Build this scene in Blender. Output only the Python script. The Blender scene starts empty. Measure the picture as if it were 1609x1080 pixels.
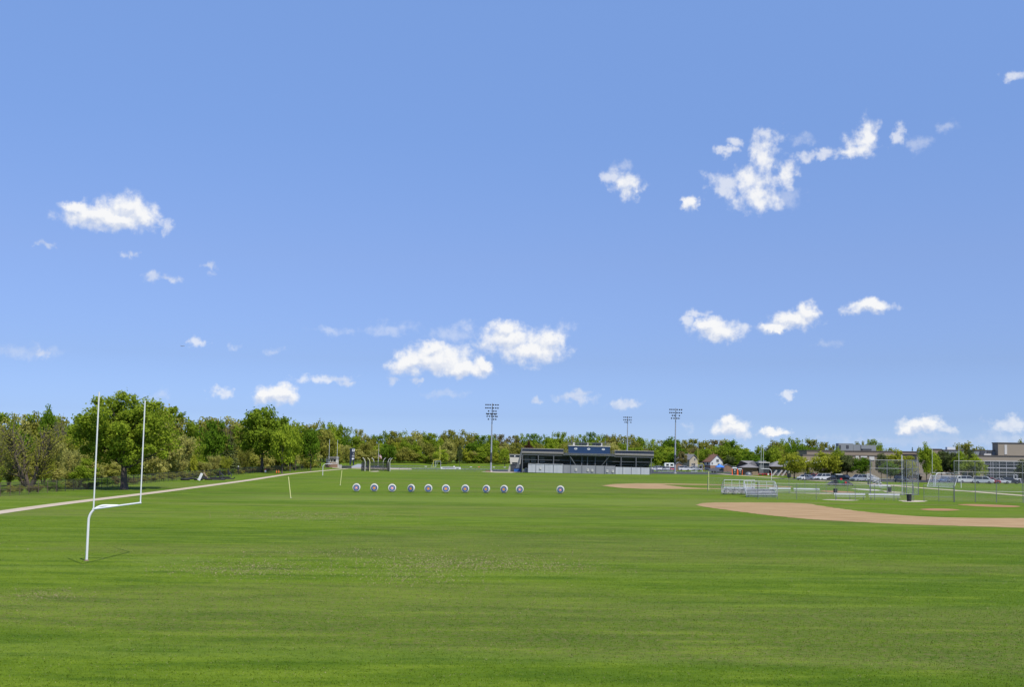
import bpy, math, random
import numpy as np
from mathutils import Vector, Matrix, Euler

S = bpy.context.scene
COL = S.collection

# ------------------------------------------------------------------ camera
FPX, CX, PPY, HCAM = 1683.0, 804.5, 609.0, 6.18      # focal length in photo pixels, principal point, eye height
PITCH, ROLL = math.radians(3.57), 0.0125
_R0, _U0 = Vector((1, 0, 0)), Vector((0, -math.sin(PITCH), math.cos(PITCH)))
CF = Vector((0, math.cos(PITCH), math.sin(PITCH)))
CR = _R0 * math.cos(ROLL) + _U0 * math.sin(ROLL)
CU = _U0 * math.cos(ROLL) - _R0 * math.sin(ROLL)
CLOC = Vector((0, 0, HCAM))
cam_d = bpy.data.cameras.new("camera")
cam = bpy.data.objects.new("camera", cam_d)
COL.objects.link(cam)
cam.matrix_world = Matrix(((CR.x, CU.x, -CF.x, 0), (CR.y, CU.y, -CF.y, 0), (CR.z, CU.z, -CF.z, HCAM), (0, 0, 0, 1)))
cam_d.sensor_width = 36
cam_d.lens = 36 * FPX / 1609
cam_d.shift_y = (PPY - 540) / 1609
cam_d.clip_start, cam_d.clip_end = 0.1, 30000
S.camera = cam

S.view_settings.view_transform = 'Standard'
S.view_settings.look = 'None'
S.view_settings.exposure = 0.5
S.view_settings.gamma = 1.0
S.view_settings.use_curve_mapping = False
S.cycles.max_bounces = 6
S.cycles.diffuse_bounces = 3
S.cycles.transparent_max_bounces = 24

def ray(px, py):
    return CF + CR * ((px - CX) / FPX) + CU * (-(py - PPY) / FPX)
def G(px, py, z=0.0):
    """photo pixel -> point of the ground"""
    r = ray(px, py)
    return CLOC + r * ((z - HCAM) / r.z)
def P(px, Y, z=0.0):
    """point of the ground in photo column px, Y metres away"""
    u = (px - CX) / FPX
    a = CR - CF * u                     # (p-c).a = 0
    return Vector((-(a.y * Y + a.z * (z - HCAM)) / a.x, Y, z))
def ZH(p, py):
    """height of photo row py above the ground point p"""
    v = -(py - PPY) / FPX
    a = CU - CF * v
    return HCAM - (a.x * p.x + a.y * p.y) / a.z
def M(Y):                               # metres per photo pixel at distance Y
    return Y / FPX

# ------------------------------------------------------------------ sun and sky
SUN_EL, SUN_AZ = math.radians(58), math.radians(145)   # azimuth clockwise from +Y (the view direction)
sdir = Vector((math.sin(SUN_AZ) * math.cos(SUN_EL), math.cos(SUN_AZ) * math.cos(SUN_EL), math.sin(SUN_EL)))
sun_d = bpy.data.lights.new("sun", 'SUN')
sun_d.energy = 3.8
sun_d.angle = math.radians(0.55)
sun_d.color = (1.0, 0.95, 0.87)
sun = bpy.data.objects.new("sun", sun_d)
COL.objects.link(sun)
sun.rotation_euler = sdir.to_track_quat('Z', 'Y').to_euler()

W = bpy.data.worlds.new("World")
S.world = W
W.use_nodes = True
W.cycles.sampling_method = 'NONE'
wn, wl = W.node_tree.nodes, W.node_tree.links
wn.clear()
def N(nodes, t, **kw):
    n = nodes.new(t)
    for k, v in kw.items():
        setattr(n, k, v)
    return n
def math_(nodes, links, op, a, b=None, c=None, clamp=False):
    n = nodes.new('ShaderNodeMath'); n.operation = op; n.use_clamp = clamp
    for i, x in enumerate((a, b, c)):
        if x is None: continue
        if isinstance(x, (int, float)): n.inputs[i].default_value = x
        else: links.new(x, n.inputs[i])
    return n.outputs[0]
wm = lambda *a, **k: math_(wn, wl, *a, **k)

sky = N(wn, 'ShaderNodeTexSky', sky_type='NISHITA')
sky.sun_disc = False
sky.sun_elevation = SUN_EL
sky.sun_rotation = SUN_AZ
sky.air_density, sky.dust_density, sky.ozone_density = 1.0, 0.6, 2.2
sky.altitude = 200
tint = N(wn, 'ShaderNodeMix', data_type='RGBA', blend_type='MULTIPLY')
tint.inputs[0].default_value = 1.0
wl.new(sky.outputs[0], tint.inputs[6])
bg_sky = N(wn, 'ShaderNodeBackground')
wl.new(tint.outputs[2], bg_sky.inputs[0])
bg_sky.inputs[1].default_value = 0.12 / 2 ** 0.5

# clouds: fair-weather puffs at fixed compass directions, edges broken up by noise
PUFFS = {
 'dense': [(150,340,50,17),(185,346,50,15),(203,328,36,22),(225,340,24,17),(122,330,22,11),
           (690,565,58,22),(642,572,34,16),(725,579,44,14),(682,550,30,15),(757,574,13,11),
           (800,532,48,20),(838,552,48,21),(862,538,24,24),(795,518,28,14),
           (430,621,32,14),(446,616,20,13),(414,622,15,12),
           (1130,520,36,17),(1112,513,24,12),(1250,502,36,14),(1270,491,19,13),(1225,514,28,7),
           (1364,482,31,11),(1150,673,26,13),(1147,664,14,11),(1215,679,21,7),
           (1445,670,36,13),(1428,675,22,8),(1460,663,20,11),(1082,320,11,12)],
 'ragged': [(1192,311,40,22),(1197,246,20,28),(1236,274,20,22),(1178,283,38,19),(1366,214,16,26),(1338,236,38,10),(1352,220,28,12),
            (985,286,23,16),(988,304,13,14)],
 'thin': [(242,436,14,10),(264,438,16,7),(620,594,10,6),(655,598,9,5),(770,540,22,20),(510,597,44,8),(545,606,22,6),
          (350,617,18,8),(962,278,20,14),(1142,290,30,20),(1205,214,28,11),(1155,222,16,9),(1140,238,16,9),
          (1290,243,30,8),(1158,515,18,9),(1092,495,16,7),(1078,503,14,7),(1202,518,15,7),(1332,490,13,7),
          (1165,681,18,7),(905,626,32,8),(916,620,14,8),(980,635,24,7),(839,629,9,6),(1592,118,14,9),
          (1414,214,10,14),(313,541,13,8),(65,556,11,8),(75,385,11,5),(207,399,13,5),(327,417,12,5),(1600,668,40,12),
          (259,356,11,10),(1490,678,12,7),(1239,624,8,6)],
 'faint': [(715,525,44,14),(735,512,16,9),(880,516,20,9),(615,517,38,10),(975,262,22,10),(1262,218,18,8),(1440,224,26,10),
           (1490,198,18,8),(1590,690,70,10),(1450,694,150,9),(1570,697,80,8),(700,620,42,6),(366,547,10,6),(30,552,60,10),
           (430,550,16,5),(252,623,13,10),(520,521,32,6),(1230,308,30,16),(330,428,7,5),(1079,673,9,7),(1300,540,20,6)],
}
tc = N(wn, 'ShaderNodeTexCoord')
sep = N(wn, 'ShaderNodeSeparateXYZ')
wl.new(tc.outputs['Generated'], sep.inputs[0])
az = wm('ARCTAN2', sep.outputs[0], sep.outputs[1])
el = wm('ARCSINE', sep.outputs[2])
# a clear, deep-blue late-spring sky: less yellow near the horizon than the stock atmosphere
hz = N(wn, 'ShaderNodeValToRGB')
wl.new(wm('MULTIPLY', el, 2.0, clamp=True), hz.inputs[0])
_st = [(0.0048, (.698, 1.002, 1.903)), (0.035, (.60, .82, 1.52)), (0.07, (.539, .706, 1.295)), (.171, (.605, .690, 1.075)), (.36, (.835, .868, 1.165)),
       (.59, (1.026, 1.112, 1.409)), (.808, (1.281, 1.376, 1.661)), (1.0, (1.35, 1.45, 1.75))]
while len(hz.color_ramp.elements) < len(_st): hz.color_ramp.elements.new(0.5)
for e_, (p_, c_) in zip(hz.color_ramp.elements, _st):
    e_.position = p_; e_.color = (c_[0] / 2, c_[1] / 2, c_[2] / 2, 1)
hsc = N(wn, 'ShaderNodeVectorMath', operation='SCALE'); wl.new(hz.outputs[0], hsc.inputs[0]); hsc.inputs['Scale'].default_value = 2.0
wl.new(hsc.outputs[0], tint.inputs[7])
azel = N(wn, 'ShaderNodeCombineXYZ')
wl.new(az, azel.inputs[0]); wl.new(el, azel.inputs[1])
warp = N(wn, 'ShaderNodeTexNoise', noise_dimensions='2D')
warp.inputs['Scale'].default_value = 55; warp.inputs['Detail'].default_value = 4
warp.inputs['Roughness'].default_value = 0.62
wl.new(azel.outputs[0], warp.inputs['Vector'])
wsub = N(wn, 'ShaderNodeVectorMath', operation='SUBTRACT'); wl.new(warp.outputs['Color'], wsub.inputs[0]); wsub.inputs[1].default_value = (.5, .5, .5)
wmad = N(wn, 'ShaderNodeVectorMath', operation='MULTIPLY_ADD'); wl.new(wsub.outputs[0], wmad.inputs[0])
wmad.inputs[1].default_value = (.024, .016, 0); wl.new(azel.outputs[0], wmad.inputs[2])
det = N(wn, 'ShaderNodeTexNoise', noise_dimensions='2D')
det.inputs['Scale'].default_value = 95; det.inputs['Detail'].default_value = 6; det.inputs['Roughness'].default_value = 0.56
wl.new(azel.outputs[0], det.inputs['Vector'])
det2 = N(wn, 'ShaderNodeTexNoise', noise_dimensions='2D')       # the same noise a little higher up: relief
det2.inputs['Scale'].default_value = 95; det2.inputs['Detail'].default_value = 3; det2.inputs['Roughness'].default_value = 0.6
voff = N(wn, 'ShaderNodeVectorMath', operation='ADD'); wl.new(azel.outputs[0], voff.inputs[0]); voff.inputs[1].default_value = (.003, .005, 0)
wl.new(voff.outputs[0], det2.inputs['Vector'])
def field(puffs, smooth):
    acc = None
    for (px, py, rx, ry) in puffs:
        r = ray(px, py).normalized()
        a0, e0 = math.atan2(r.x, r.y), math.asin(r.z)
        sx, sy = FPX / rx * .76, FPX / ry * .74
        m = N(wn, 'ShaderNodeVectorMath', operation='MULTIPLY_ADD')
        wl.new(wmad.outputs[0], m.inputs[0]); m.inputs[1].default_value = (sx, sy, 0); m.inputs[2].default_value = (-a0 * sx, -e0 * sy, 0)
        l = N(wn, 'ShaderNodeVectorMath', operation='LENGTH'); wl.new(m.outputs[0], l.inputs[0])
        d = l.outputs['Value']
        if acc is None: acc = d
        else: acc = wm('SMOOTH_MIN', acc, d, smooth) if smooth else wm('MINIMUM', acc, d)
    return wm('SUBTRACT', 1.0, acc)
dn = wm('SUBTRACT', det.outputs['Fac'], 0.5)
def dens(fld, k, w, amp):
    t = wm('MULTIPLY_ADD', dn, k, fld)
    n = N(wn, 'ShaderNodeMapRange', interpolation_type='SMOOTHSTEP')
    wl.new(t, n.inputs[0]); n.inputs[1].default_value = 0.0; n.inputs[2].default_value = w; n.inputs[4].default_value = amp
    return n.outputs[0], t
fA = field(PUFFS['dense'], 0.25)
dA, tA = dens(wm('MULTIPLY_ADD', fA, 1.3, 0.02), 1.05, 0.92, 0.96)
_w0 = wmad                                             # the same puffs a little higher up: their lit tops and shaded bases
wup = N(wn, 'ShaderNodeVectorMath', operation='ADD'); wl.new(wmad.outputs[0], wup.inputs[0]); wup.inputs[1].default_value = (.001, .0045, 0)
wmad = wup
fUp = field(PUFFS['dense'], 0.25)
wmad = _w0
dR, tR = dens(field(PUFFS['ragged'], 0.25), 1.3, 1.0, 0.93)
dB, tB = dens(field(PUFFS['thin'], 0), 1.7, 0.9, 0.62)
dC, tC = dens(field(PUFFS['faint'], 0), 1.5, 1.1, 0.30)
dall = wm('MAXIMUM', wm('MAXIMUM', dA, dR), wm('MAXIMUM', dB, dC))
rel = wm('MULTIPLY_ADD', wm('SUBTRACT', fA, fUp), 1.9, wm('MULTIPLY_ADD', wm('SUBTRACT', det.outputs['Fac'], det2.outputs['Fac']), 1.1, 0.70), clamp=True)
ccol = N(wn, 'ShaderNodeMix', data_type='RGBA'); wl.new(rel, ccol.inputs[0])
ccol.inputs[6].default_value = (0.64, 0.71, 0.87, 1); ccol.inputs[7].default_value = (1.0, 1.0, 1.0, 1)
bg_cl = N(wn, 'ShaderNodeBackground'); wl.new(ccol.outputs[2], bg_cl.inputs[0]); bg_cl.inputs[1].default_value = 0.96 / 2 ** 0.5
wmix = N(wn, 'ShaderNodeMixShader'); wl.new(dall, wmix.inputs[0]); wl.new(bg_sky.outputs[0], wmix.inputs[1]); wl.new(bg_cl.outputs[0], wmix.inputs[2])
wout = N(wn, 'ShaderNodeOutputWorld'); wl.new(wmix.outputs[0], wout.inputs[0])

# ------------------------------------------------------------------ helpers
class MB:
    """collects boxes, tubes and turned shapes; build() links them as one mesh object"""
    def __init__(s): s.v, s.f, s.m, s.uv = [], [], [], {}
    def add(s, vs, fs, m=0):
        o = len(s.v); s.v += [tuple(x) for x in vs]
        for f in fs: s.f.append(tuple(o + i for i in f)); s.m.append(m)
        return s
    def box(s, c, d, m=0, rz=0.0, rx=0.0, ry=0.0):
        R = Euler((rx, ry, rz)).to_matrix(); c = Vector(c)
        vs = [c + R @ Vector((x * d[0] / 2, y * d[1] / 2, z * d[2] / 2)) for x in (-1, 1) for y in (-1, 1) for z in (-1, 1)]
        return s.add(vs, [(0, 1, 3, 2), (4, 6, 7, 5), (0, 4, 5, 1), (2, 3, 7, 6), (0, 2, 6, 4), (1, 5, 7, 3)], m)
    def span(s, x0, x1, y0, y1, z0, z1, m=0):
        return s.box(((x0 + x1) / 2, (y0 + y1) / 2, (z0 + z1) / 2), (x1 - x0, y1 - y0, z1 - z0), m)
    def tube(s, pts, r, seg=8, m=0, cap=True):
        pts = [Vector(p) for p in pts]; n = len(pts)
        rs = r if isinstance(r, (list, tuple)) else [r] * n
        o = len(s.v); up = None
        for i, p in enumerate(pts):
            t = (pts[min(i + 1, n - 1)] - pts[max(i - 1, 0)]).normalized()
            if up is None:
                up = t.cross(Vector((0.31, 0.77, 0.2))) if abs(t.z) > .9 else t.cross(Vector((0, 0, 1)))
            up = (up - t * up.dot(t)).normalized(); w = t.cross(up)
            for k in range(seg):
                a = 2 * math.pi * k / seg
                s.v.append(tuple(p + (up * math.cos(a) + w * math.sin(a)) * rs[i]))
        for i in range(n - 1):
            for k in range(seg):
                a, b = o + i * seg + k, o + i * seg + (k + 1) % seg
                s.f.append((a, b, b + seg, a + seg)); s.m.append(m)
        if cap:
            s.f.append(tuple(o + k for k in reversed(range(seg)))); s.m.append(m)
            s.f.append(tuple(o + (n - 1) * seg + k for k in range(seg))); s.m.append(m)
        return s
    def lathe(s, prof, seg=20, m=0, axis='z', c=(0, 0, 0), ms=None):
        """prof: (radius, height) from one end to the other; closed where radius is 0"""
        o = len(s.v); c = Vector(c)
        for (r, h) in prof:
            for k in range(seg):
                a = 2 * math.pi * k / seg
                x, y = r * math.cos(a), r * math.sin(a)
                q = {'z': (x, y, h), 'y': (x, h, y), 'x': (h, x, y)}[axis]
                s.v.append(tuple(c + Vector(q)))
        for i in range(len(prof) - 1):
            for k in range(seg):
                a, b = o + i * seg + k, o + i * seg + (k + 1) % seg
                f = (a, b, b + seg, a + seg)
                s.f.append(f if axis != 'y' else f[::-1]); s.m.append(ms[i] if ms else m)
        s.f.append(tuple(o + k for k in range(seg))); s.m.append(ms[0] if ms else m)
        s.f.append(tuple(o + (len(prof) - 1) * seg + k for k in range(seg))); s.m.append(ms[-1] if ms else m)
        return s
    def prism(s, poly, d0, d1, axis='y', m=0):
        """outline poly (a,b) pushed from d0 to d1 along axis; axis y: (x,z), x: (y,z), z: (x,y)"""
        n = len(poly)
        q = lambda p, d: {'y': (p[0], d, p[1]), 'x': (d, p[0], p[1]), 'z': (p[0], p[1], d)}[axis]
        vs = [q(p, d0) for p in poly] + [q(p, d1) for p in poly]
        fs = [tuple(range(n))[::-1], tuple(range(n, 2 * n))] + [(i, (i + 1) % n, n + (i + 1) % n, n + i) for i in range(n)]
        return s.add(vs, fs, m)
    def quad(s, a, b, c, d, m=0, uv=None):
        if uv: s.uv[len(s.f)] = uv
        return s.add([a, b, c, d], [(0, 1, 2, 3)], m)
    def build(s, name, mats, parent=None, smooth=False, fix=True):
        me = bpy.data.meshes.new(name)
        me.from_pydata(s.v, [], s.f)
        for mt in (mats if isinstance(mats, (list, tuple)) else [mats]): me.materials.append(mt)
        me.polygons.foreach_set('material_index', s.m)
        if s.uv:
            l = me.uv_layers.new(name='uv')
            for fi, uvs in s.uv.items():
                for li, t in zip(me.polygons[fi].loop_indices, uvs): l.data[li].uv = t
        if fix and not s.uv:
            import bmesh
            bm = bmesh.new(); bm.from_mesh(me); bmesh.ops.recalc_face_normals(bm, faces=bm.faces); bm.to_mesh(me); bm.free()
        if smooth:
            me.shade_smooth()
            try: me.set_sharp_from_angle(angle=math.radians(40))
            except Exception: pass
        me.update()
        o = bpy.data.objects.new(name, me)
        COL.objects.link(o)
        if parent: o.parent = parent
        return o

def tag(o, label, cat, group=None, kind=None):
    if label: o['label'] = label
    if cat: o['category'] = cat
    if group: o['group'] = group
    if kind: o['kind'] = kind
    return o
def thing(name, label, cat, loc=(0, 0, 0), rz=0.0, group=None, scale=None):
    o = bpy.data.objects.new(name, None); COL.objects.link(o)
    o.empty_display_size = 0.2
    o.location = loc; o.rotation_euler = (0, 0, rz)
    if scale: o.scale = scale
    return tag(o, label, cat, group)
def kids(o): return [c for c in bpy.data.objects if c.parent == o]
KIDS = {}
def dup(root, loc, rz=0.0, label=None, scale=None, group=None):
    r = root.copy(); COL.objects.link(r); r.location = loc; r.rotation_euler = (0, 0, rz)
    if label: r['label'] = label
    if group: r['group'] = group
    if scale: r.scale = scale
    if root.name not in KIDS: KIDS[root.name] = [(c, kids(c)) for c in kids(root)]
    out = []
    for ch, sub in KIDS[root.name]:
        c = ch.copy(); COL.objects.link(c); c.parent = r; out.append(c)
        for g in sub:
            d = g.copy(); COL.objects.link(d); d.parent = c
    return r, out
def struct(o):
    o['kind'] = 'structure'; return o

# ------------------------------------------------------------------ materials
MATS = {}
def mat(name, col, rough=0.6, var=0.12, scale=2.0, metal=0.0, spec=0.3, bump=0.0, detail=4):
    if name in MATS: return MATS[name]
    m = bpy.data.materials.new(name); m.use_nodes = True
    nt, L = m.node_tree, m.node_tree.links
    b = nt.nodes['Principled BSDF']
    t = nt.nodes.new('ShaderNodeTexCoord')
    n = nt.nodes.new('ShaderNodeTexNoise'); n.inputs['Scale'].default_value = scale; n.inputs['Detail'].default_value = detail
    L.new(t.outputs['Object'], n.inputs['Vector'])
    mx = nt.nodes.new('ShaderNodeMix'); mx.data_type = 'RGBA'
    L.new(n.outputs['Fac'], mx.inputs[0])
    mx.inputs[6].default_value = tuple(c * (1 - var) for c in col) + (1,)
    mx.inputs[7].default_value = tuple(min(1, c * (1 + var)) for c in col) + (1,)
    L.new(mx.outputs[2], b.inputs['Base Color'])
    b.inputs['Roughness'].default_value = rough; b.inputs['Metallic'].default_value = metal
    b.inputs['Specular IOR Level'].default_value = spec
    if bump:
        bp = nt.nodes.new('ShaderNodeBump'); bp.inputs['Strength'].default_value = bump; bp.inputs['Distance'].default_value = .05
        L.new(n.outputs['Fac'], bp.inputs['Height']); L.new(bp.outputs[0], b.inputs['Normal'])
    MATS[name] = m
    return m
white = mat('white_paint', (.66, .66, .65), .45, .05, 3)
offwhite = mat('offwhite_paint', (.50, .48, .44), .6, .08, 1.5)
yellow = mat('yellow_paint', (.62, .56, .10), .45, .06, 3)
paleyellow = mat('faded_yellow_paint', (.62, .60, .26), .5, .08, 3)
galv = mat('galvanised_steel', (.155, .16, .168), .45, .15, 5, metal=.3)
polegrey = mat('pole_steel', (.36, .37, .40), .45, .10, 2, metal=.35)
alu = mat('aluminium', (.47, .475, .48), .5, .10, 4, metal=.15)
alubright = mat('seat_aluminium', (.60, .60, .59), .5, .12, 4)
darksteel = mat('dark_steel', (.07, .075, .08), .5, .2, 3, metal=.3)
midsteel = mat('painted_grey_steel', (.13, .135, .14), .5, .12, 3)
navy = mat('navy_panel', (.018, .045, .115), .5, .15, 1.2)
navydark = mat('dark_navy_panel', (.016, .024, .045), .55, .2, 1.5)
cream = mat('cream_siding', (.52, .49, .40), .7, .06, .8)
whitewall = mat('white_siding', (.52, .52, .50), .65, .05, 1.0)
tan = mat('tan_stucco', (.36, .31, .22), .8, .08, .6)
roofgrey = mat('grey_shingle', (.17, .165, .165), .85, .2, 1.6, bump=.3)
roofbrown = mat('red_brown_shingle', (.17, .09, .065), .85, .2, 1.6, bump=.3)
glassdark = mat('dark_glass', (.018, .022, .026), .12, .2, .7, spec=.6)
rubber = mat('black_rubber', (.018, .018, .019), .75, .25, 6)
blackp = mat('black_plastic', (.015, .016, .018), .5, .2, 4)
concrete = mat('concrete', (.42, .39, .35), .9, .12, 1.2, bump=.2)
bark = mat('bark', (.085, .068, .055), .95, .3, 5, bump=.5)
wood = mat('weathered_wood', (.30, .22, .14), .85, .2, 4)
brownmetal = mat('brown_fence_pipe', (.12, .085, .06), .6, .2, 4)
blackmetal = mat('black_fence_pipe', (.025, .026, .026), .5, .2, 4)
orange = mat('orange_plastic', (.75, .13, .03), .5, .08, 3)
redp = mat('red_paint', (.50, .025, .025), .4, .1, 3)
bluep = mat('blue_plastic', (.03, .10, .32), .5, .12, 2)
greenp = mat('green_machine_paint', (.05, .20, .04), .4, .1, 3)
dkgreen = mat('dark_green_plastic', (.02, .05, .045), .5, .12, 2)
foam = mat('white_target_foam', (.50, .49, .465), .8, .08, 6)
tblack = mat('target_black_ring', (.012, .015, .022), .8, .15, 8)
tblue = mat('target_blue_ring', (.075, .215, .40), .8, .1, 8)
tred = mat('target_red_ring', (.46, .07, .045), .8, .1, 8)
tgold = mat('target_gold_ring', (.58, .44, .04), .8, .1, 8)
palecentre = mat('pale_target_centre', (.58, .53, .45), .8, .1, 8)  # off-white centre used in place of the gold one
flagred = mat('flag_stripe_red', (.55, .16, .15), .8, .08, 5)
windscr = mat('grey_windscreen_fabric', (.40, .41, .43), .85, .06, .5)
windscr2 = mat('darker_windscreen_fabric', (.225, .23, .245), .85, .08, .5)
brickbrown = mat('brown_brick', (.23, .145, .10), .9, .15, 3)

def mesh_wire(name, col, cell=.06, wire=.16):
    """chain-link: diamond wires with open cells, in metres along the fence (uv)"""
    m = bpy.data.materials.new(name); m.use_nodes = True
    nt, L = m.node_tree, m.node_tree.links; b = nt.nodes['Principled BSDF']
    b.inputs['Base Color'].default_value = col + (1,); b.inputs['Roughness'].default_value = .55; b.inputs['Metallic'].default_value = .2
    uv = nt.nodes.new('ShaderNodeUVMap'); uv.uv_map = 'uv'
    sp = nt.nodes.new('ShaderNodeSeparateXYZ'); L.new(uv.outputs[0], sp.inputs[0])
    mm = lambda *a, **k: math_(nt.nodes, L, *a, **k)
    u, v = sp.outputs[0], sp.outputs[1]
    w = None
    for s in (1, -1):
        t = mm('MULTIPLY', mm('MULTIPLY_ADD', v, s, u), 1 / cell)
        fr = mm('FRACT', t)
        k = mm('LESS_THAN', fr, wire)
        w = k if w is None else mm('MAXIMUM', w, k)
    L.new(w, b.inputs['Alpha'])
    return m
link_grey = mesh_wire('chain_link_grey', (.26, .27, .28), .06, .045)
link_brown = mesh_wire('chain_link_brown', (.12, .095, .075), .06, .12)
link_black = mesh_wire('chain_link_black', (.03, .03, .03), .06, .14)
net_dark = mesh_wire('dark_netting', (.015, .017, .02), .05, .42)
net_dense = mesh_wire('dense_backstop_mesh', (.32, .33, .34), .05, .11)
net_goal = mesh_wire('goal_net', (.55, .58, .62), .12, .14)

# ---- grass
def grass_mat(name='mown_grass', blade=False):
    m = bpy.data.materials.new(name); m.use_nodes = True
    nt, L = m.node_tree, m.node_tree.links; nd = nt.nodes; b = nd['Principled BSDF']
    mm = lambda *a, **k: math_(nd, L, *a, **k)
    g = nd.new('ShaderNodeNewGeometry')
    def noise(sx, sy, scale, detail=4, rough=.55, off=0):
        mp = nd.new('ShaderNodeMapping'); mp.inputs['Scale'].default_value = (sx, sy, 1); mp.inputs['Location'].default_value = (off, off * 1.7, 0)
        L.new(g.outputs['Position'], mp.inputs['Vector'])
        n = nd.new('ShaderNodeTexNoise'); n.noise_dimensions = '2D'
        n.inputs['Scale'].default_value = scale; n.inputs['Detail'].default_value = detail; n.inputs['Roughness'].default_value = rough
        L.new(mp.outputs[0], n.inputs['Vector']); return n.outputs['Fac']
    def sstep(x, a, c, lo=0.0, hi=1.0):
        r = nd.new('ShaderNodeMapRange'); r.interpolation_type = 'SMOOTHSTEP'
        L.new(x, r.inputs[0]); r.inputs[1].default_value = a; r.inputs[2].default_value = c; r.inputs[3].default_value = lo; r.inputs[4].default_value = hi
        return r.outputs[0]
    def mix(f, a, c):
        x = nd.new('ShaderNodeMix'); x.data_type = 'RGBA'
        if isinstance(f, float): x.inputs[0].default_value = f
        else: L.new(f, x.inputs[0])
        for i, q in ((6, a), (7, c)):
            if isinstance(q, tuple): x.inputs[i].default_value = q + (1,)
            else: L.new(q, x.inputs[i])
        return x.outputs[2]
    big = noise(.30, 1, .045, 5, .55)
    bands = noise(.012, 1, .16, 3, .5, 31)            # mower passes across the view
    mid = noise(.22, 1, .75, 6, .65, 7)
    fine = noise(.55, 1, 4.5, 5, .7, 3)
    tuft = noise(.8, 1, 22, 3, .7, 11)
    col = mix(sstep(big, .38, .62), GRASS[0], GRASS[1])
    col = mix(mm('MULTIPLY', sstep(bands, .50, .70), .55), col, GRASS[2])
    col = mix(mm('MULTIPLY', sstep(mid, .50, .68), .8), col, GRASS[3])
    col = mix(mm('MULTIPLY', sstep(mid, .50, .30), .75), col, GRASS[4])
    col = mix(mm('MULTIPLY', sstep(fine, .50, .74), .45), col, GRASS[3])
    col = mix(mm('MULTIPLY', sstep(fine, .48, .28), .65), col, GRASS[4])
    col = mix(mm('MULTIPLY', sstep(tuft, .48, .25), .5), col, GRASS[4])
    sp = nd.new('ShaderNodeSeparateXYZ'); L.new(g.outputs['Position'], sp.inputs[0])
    wob = mm('MULTIPLY_ADD', mm('SUBTRACT', mid, .5), 5.0, sp.outputs[1])
    lane = mm('MULTIPLY', mm('MULTIPLY', sstep(wob, 134, 137), sstep(wob, 158, 146)), mm('MULTIPLY', sstep(sp.outputs[0], -42, -30), sstep(sp.outputs[0], 46, 18)))
    col = mix(mm('MULTIPLY', lane, .55), col, GRASS[2])           # the freshly mown lane before the targets
    dx = mm('MULTIPLY', mm('ADD', sp.outputs[0], 19.2), .36); dy = mm('MULTIPLY', mm('SUBTRACT', sp.outputs[1], 60.5), .33)
    rr = mm('SQRT', mm('ADD', mm('MULTIPLY', dx, dx), mm('MULTIPLY', dy, dy)))
    swirl = mm('MULTIPLY', sstep(mm('MULTIPLY_ADD', mm('SUBTRACT', mid, .5), .8, rr), 1.05, .55), mm('MULTIPLY_ADD', mm('SINE', mm('MULTIPLY', rr, 22)), .25, .55))
    col = mix(mm('MULTIPLY', swirl, .65), col, GRASS[2])          # mower turned round the goalpost here
    dry = noise(.22, 1, .075, 3, .5, 57)              # patches where dry clippings lie
    clip = noise(.5, 1, 7.0, 4, .8, 19)
    dm = mm('MULTIPLY', sstep(dry, .47, .62), sstep(clip, .42, .66))
    col = mix(mm('MULTIPLY', dm, .62), col, (.15, .125, .055))
    specks = noise(.8, 1, 13, 2, .6, 77)
    col = mix(mm('MULTIPLY', sstep(specks, .735, .78), .7), col, (.33, .28, .16))
    if blade:
        at = nd.new('ShaderNodeAttribute'); at.attribute_name = 'tint'
        hs = nd.new('ShaderNodeHueSaturation'); L.new(col, hs.inputs['Color'])
        L.new(mm('MULTIPLY_ADD', at.outputs['Fac'], .75, .72), hs.inputs['Value']); col = hs.outputs[0]
    L.new(col, b.inputs['Base Color'])
    b.inputs['Roughness'].default_value = .9; b.inputs['Specular IOR Level'].default_value = .06
    if blade: return m
    bp = nd.new('ShaderNodeBump'); bp.inputs['Strength'].default_value = .55; bp.inputs['Distance'].default_value = .12
    hsum = mm('MULTIPLY_ADD', mid, 1.2, mm('MULTIPLY_ADD', fine, .8, mm('MULTIPLY', tuft, .35)))
    L.new(hsum, bp.inputs['Height']); L.new(bp.outputs[0], b.inputs['Normal'])
    return m
GRASS = [(0.07, 0.123, 0.006), (0.099, 0.154, 0.009), (0.14, 0.188, 0.032), (0.129, 0.186, 0.014), (0.046, 0.092, 0.005)]
grass = grass_mat()

def dirt_mat(name, a, c, scale=.6):
    m = bpy.data.materials.new(name); m.use_nodes = True
    nt, L = m.node_tree, m.node_tree.links; nd = nt.nodes; b = nd['Principled BSDF']
    g = nd.new('ShaderNodeNewGeometry')
    n = nd.new('ShaderNodeTexNoise'); n.inputs['Scale'].default_value = scale; n.inputs['Detail'].default_value = 7; n.inputs['Roughness'].default_value = .65
    mp = nd.new('ShaderNodeMapping'); mp.inputs['Scale'].default_value = (.35, 1, 1)
    L.new(g.outputs['Position'], mp.inputs[0]); L.new(mp.outputs[0], n.inputs['Vector'])
    r = nd.new('ShaderNodeValToRGB'); r.color_ramp.elements[0].position = .34; r.color_ramp.elements[1].position = .64
    r.color_ramp.elements[0].color = a + (1,); r.color_ramp.elements[1].color = c + (1,)
    L.new(n.outputs['Fac'], r.inputs[0]); L.new(r.outputs[0], b.inputs['Base Color'])
    b.inputs['Roughness'].default_value = .95; b.inputs['Specular IOR Level'].default_value = .1
    bp = nd.new('ShaderNodeBump'); bp.inputs['Strength'].default_value = .3; bp.inputs['Distance'].default_value = .04
    L.new(n.outputs['Fac'], bp.inputs['Height']); L.new(bp.outputs[0], b.inputs['Normal'])
    return m
infield = dirt_mat('infield_clay', (.255, .165, .080), (.345, .238, .125))
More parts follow.
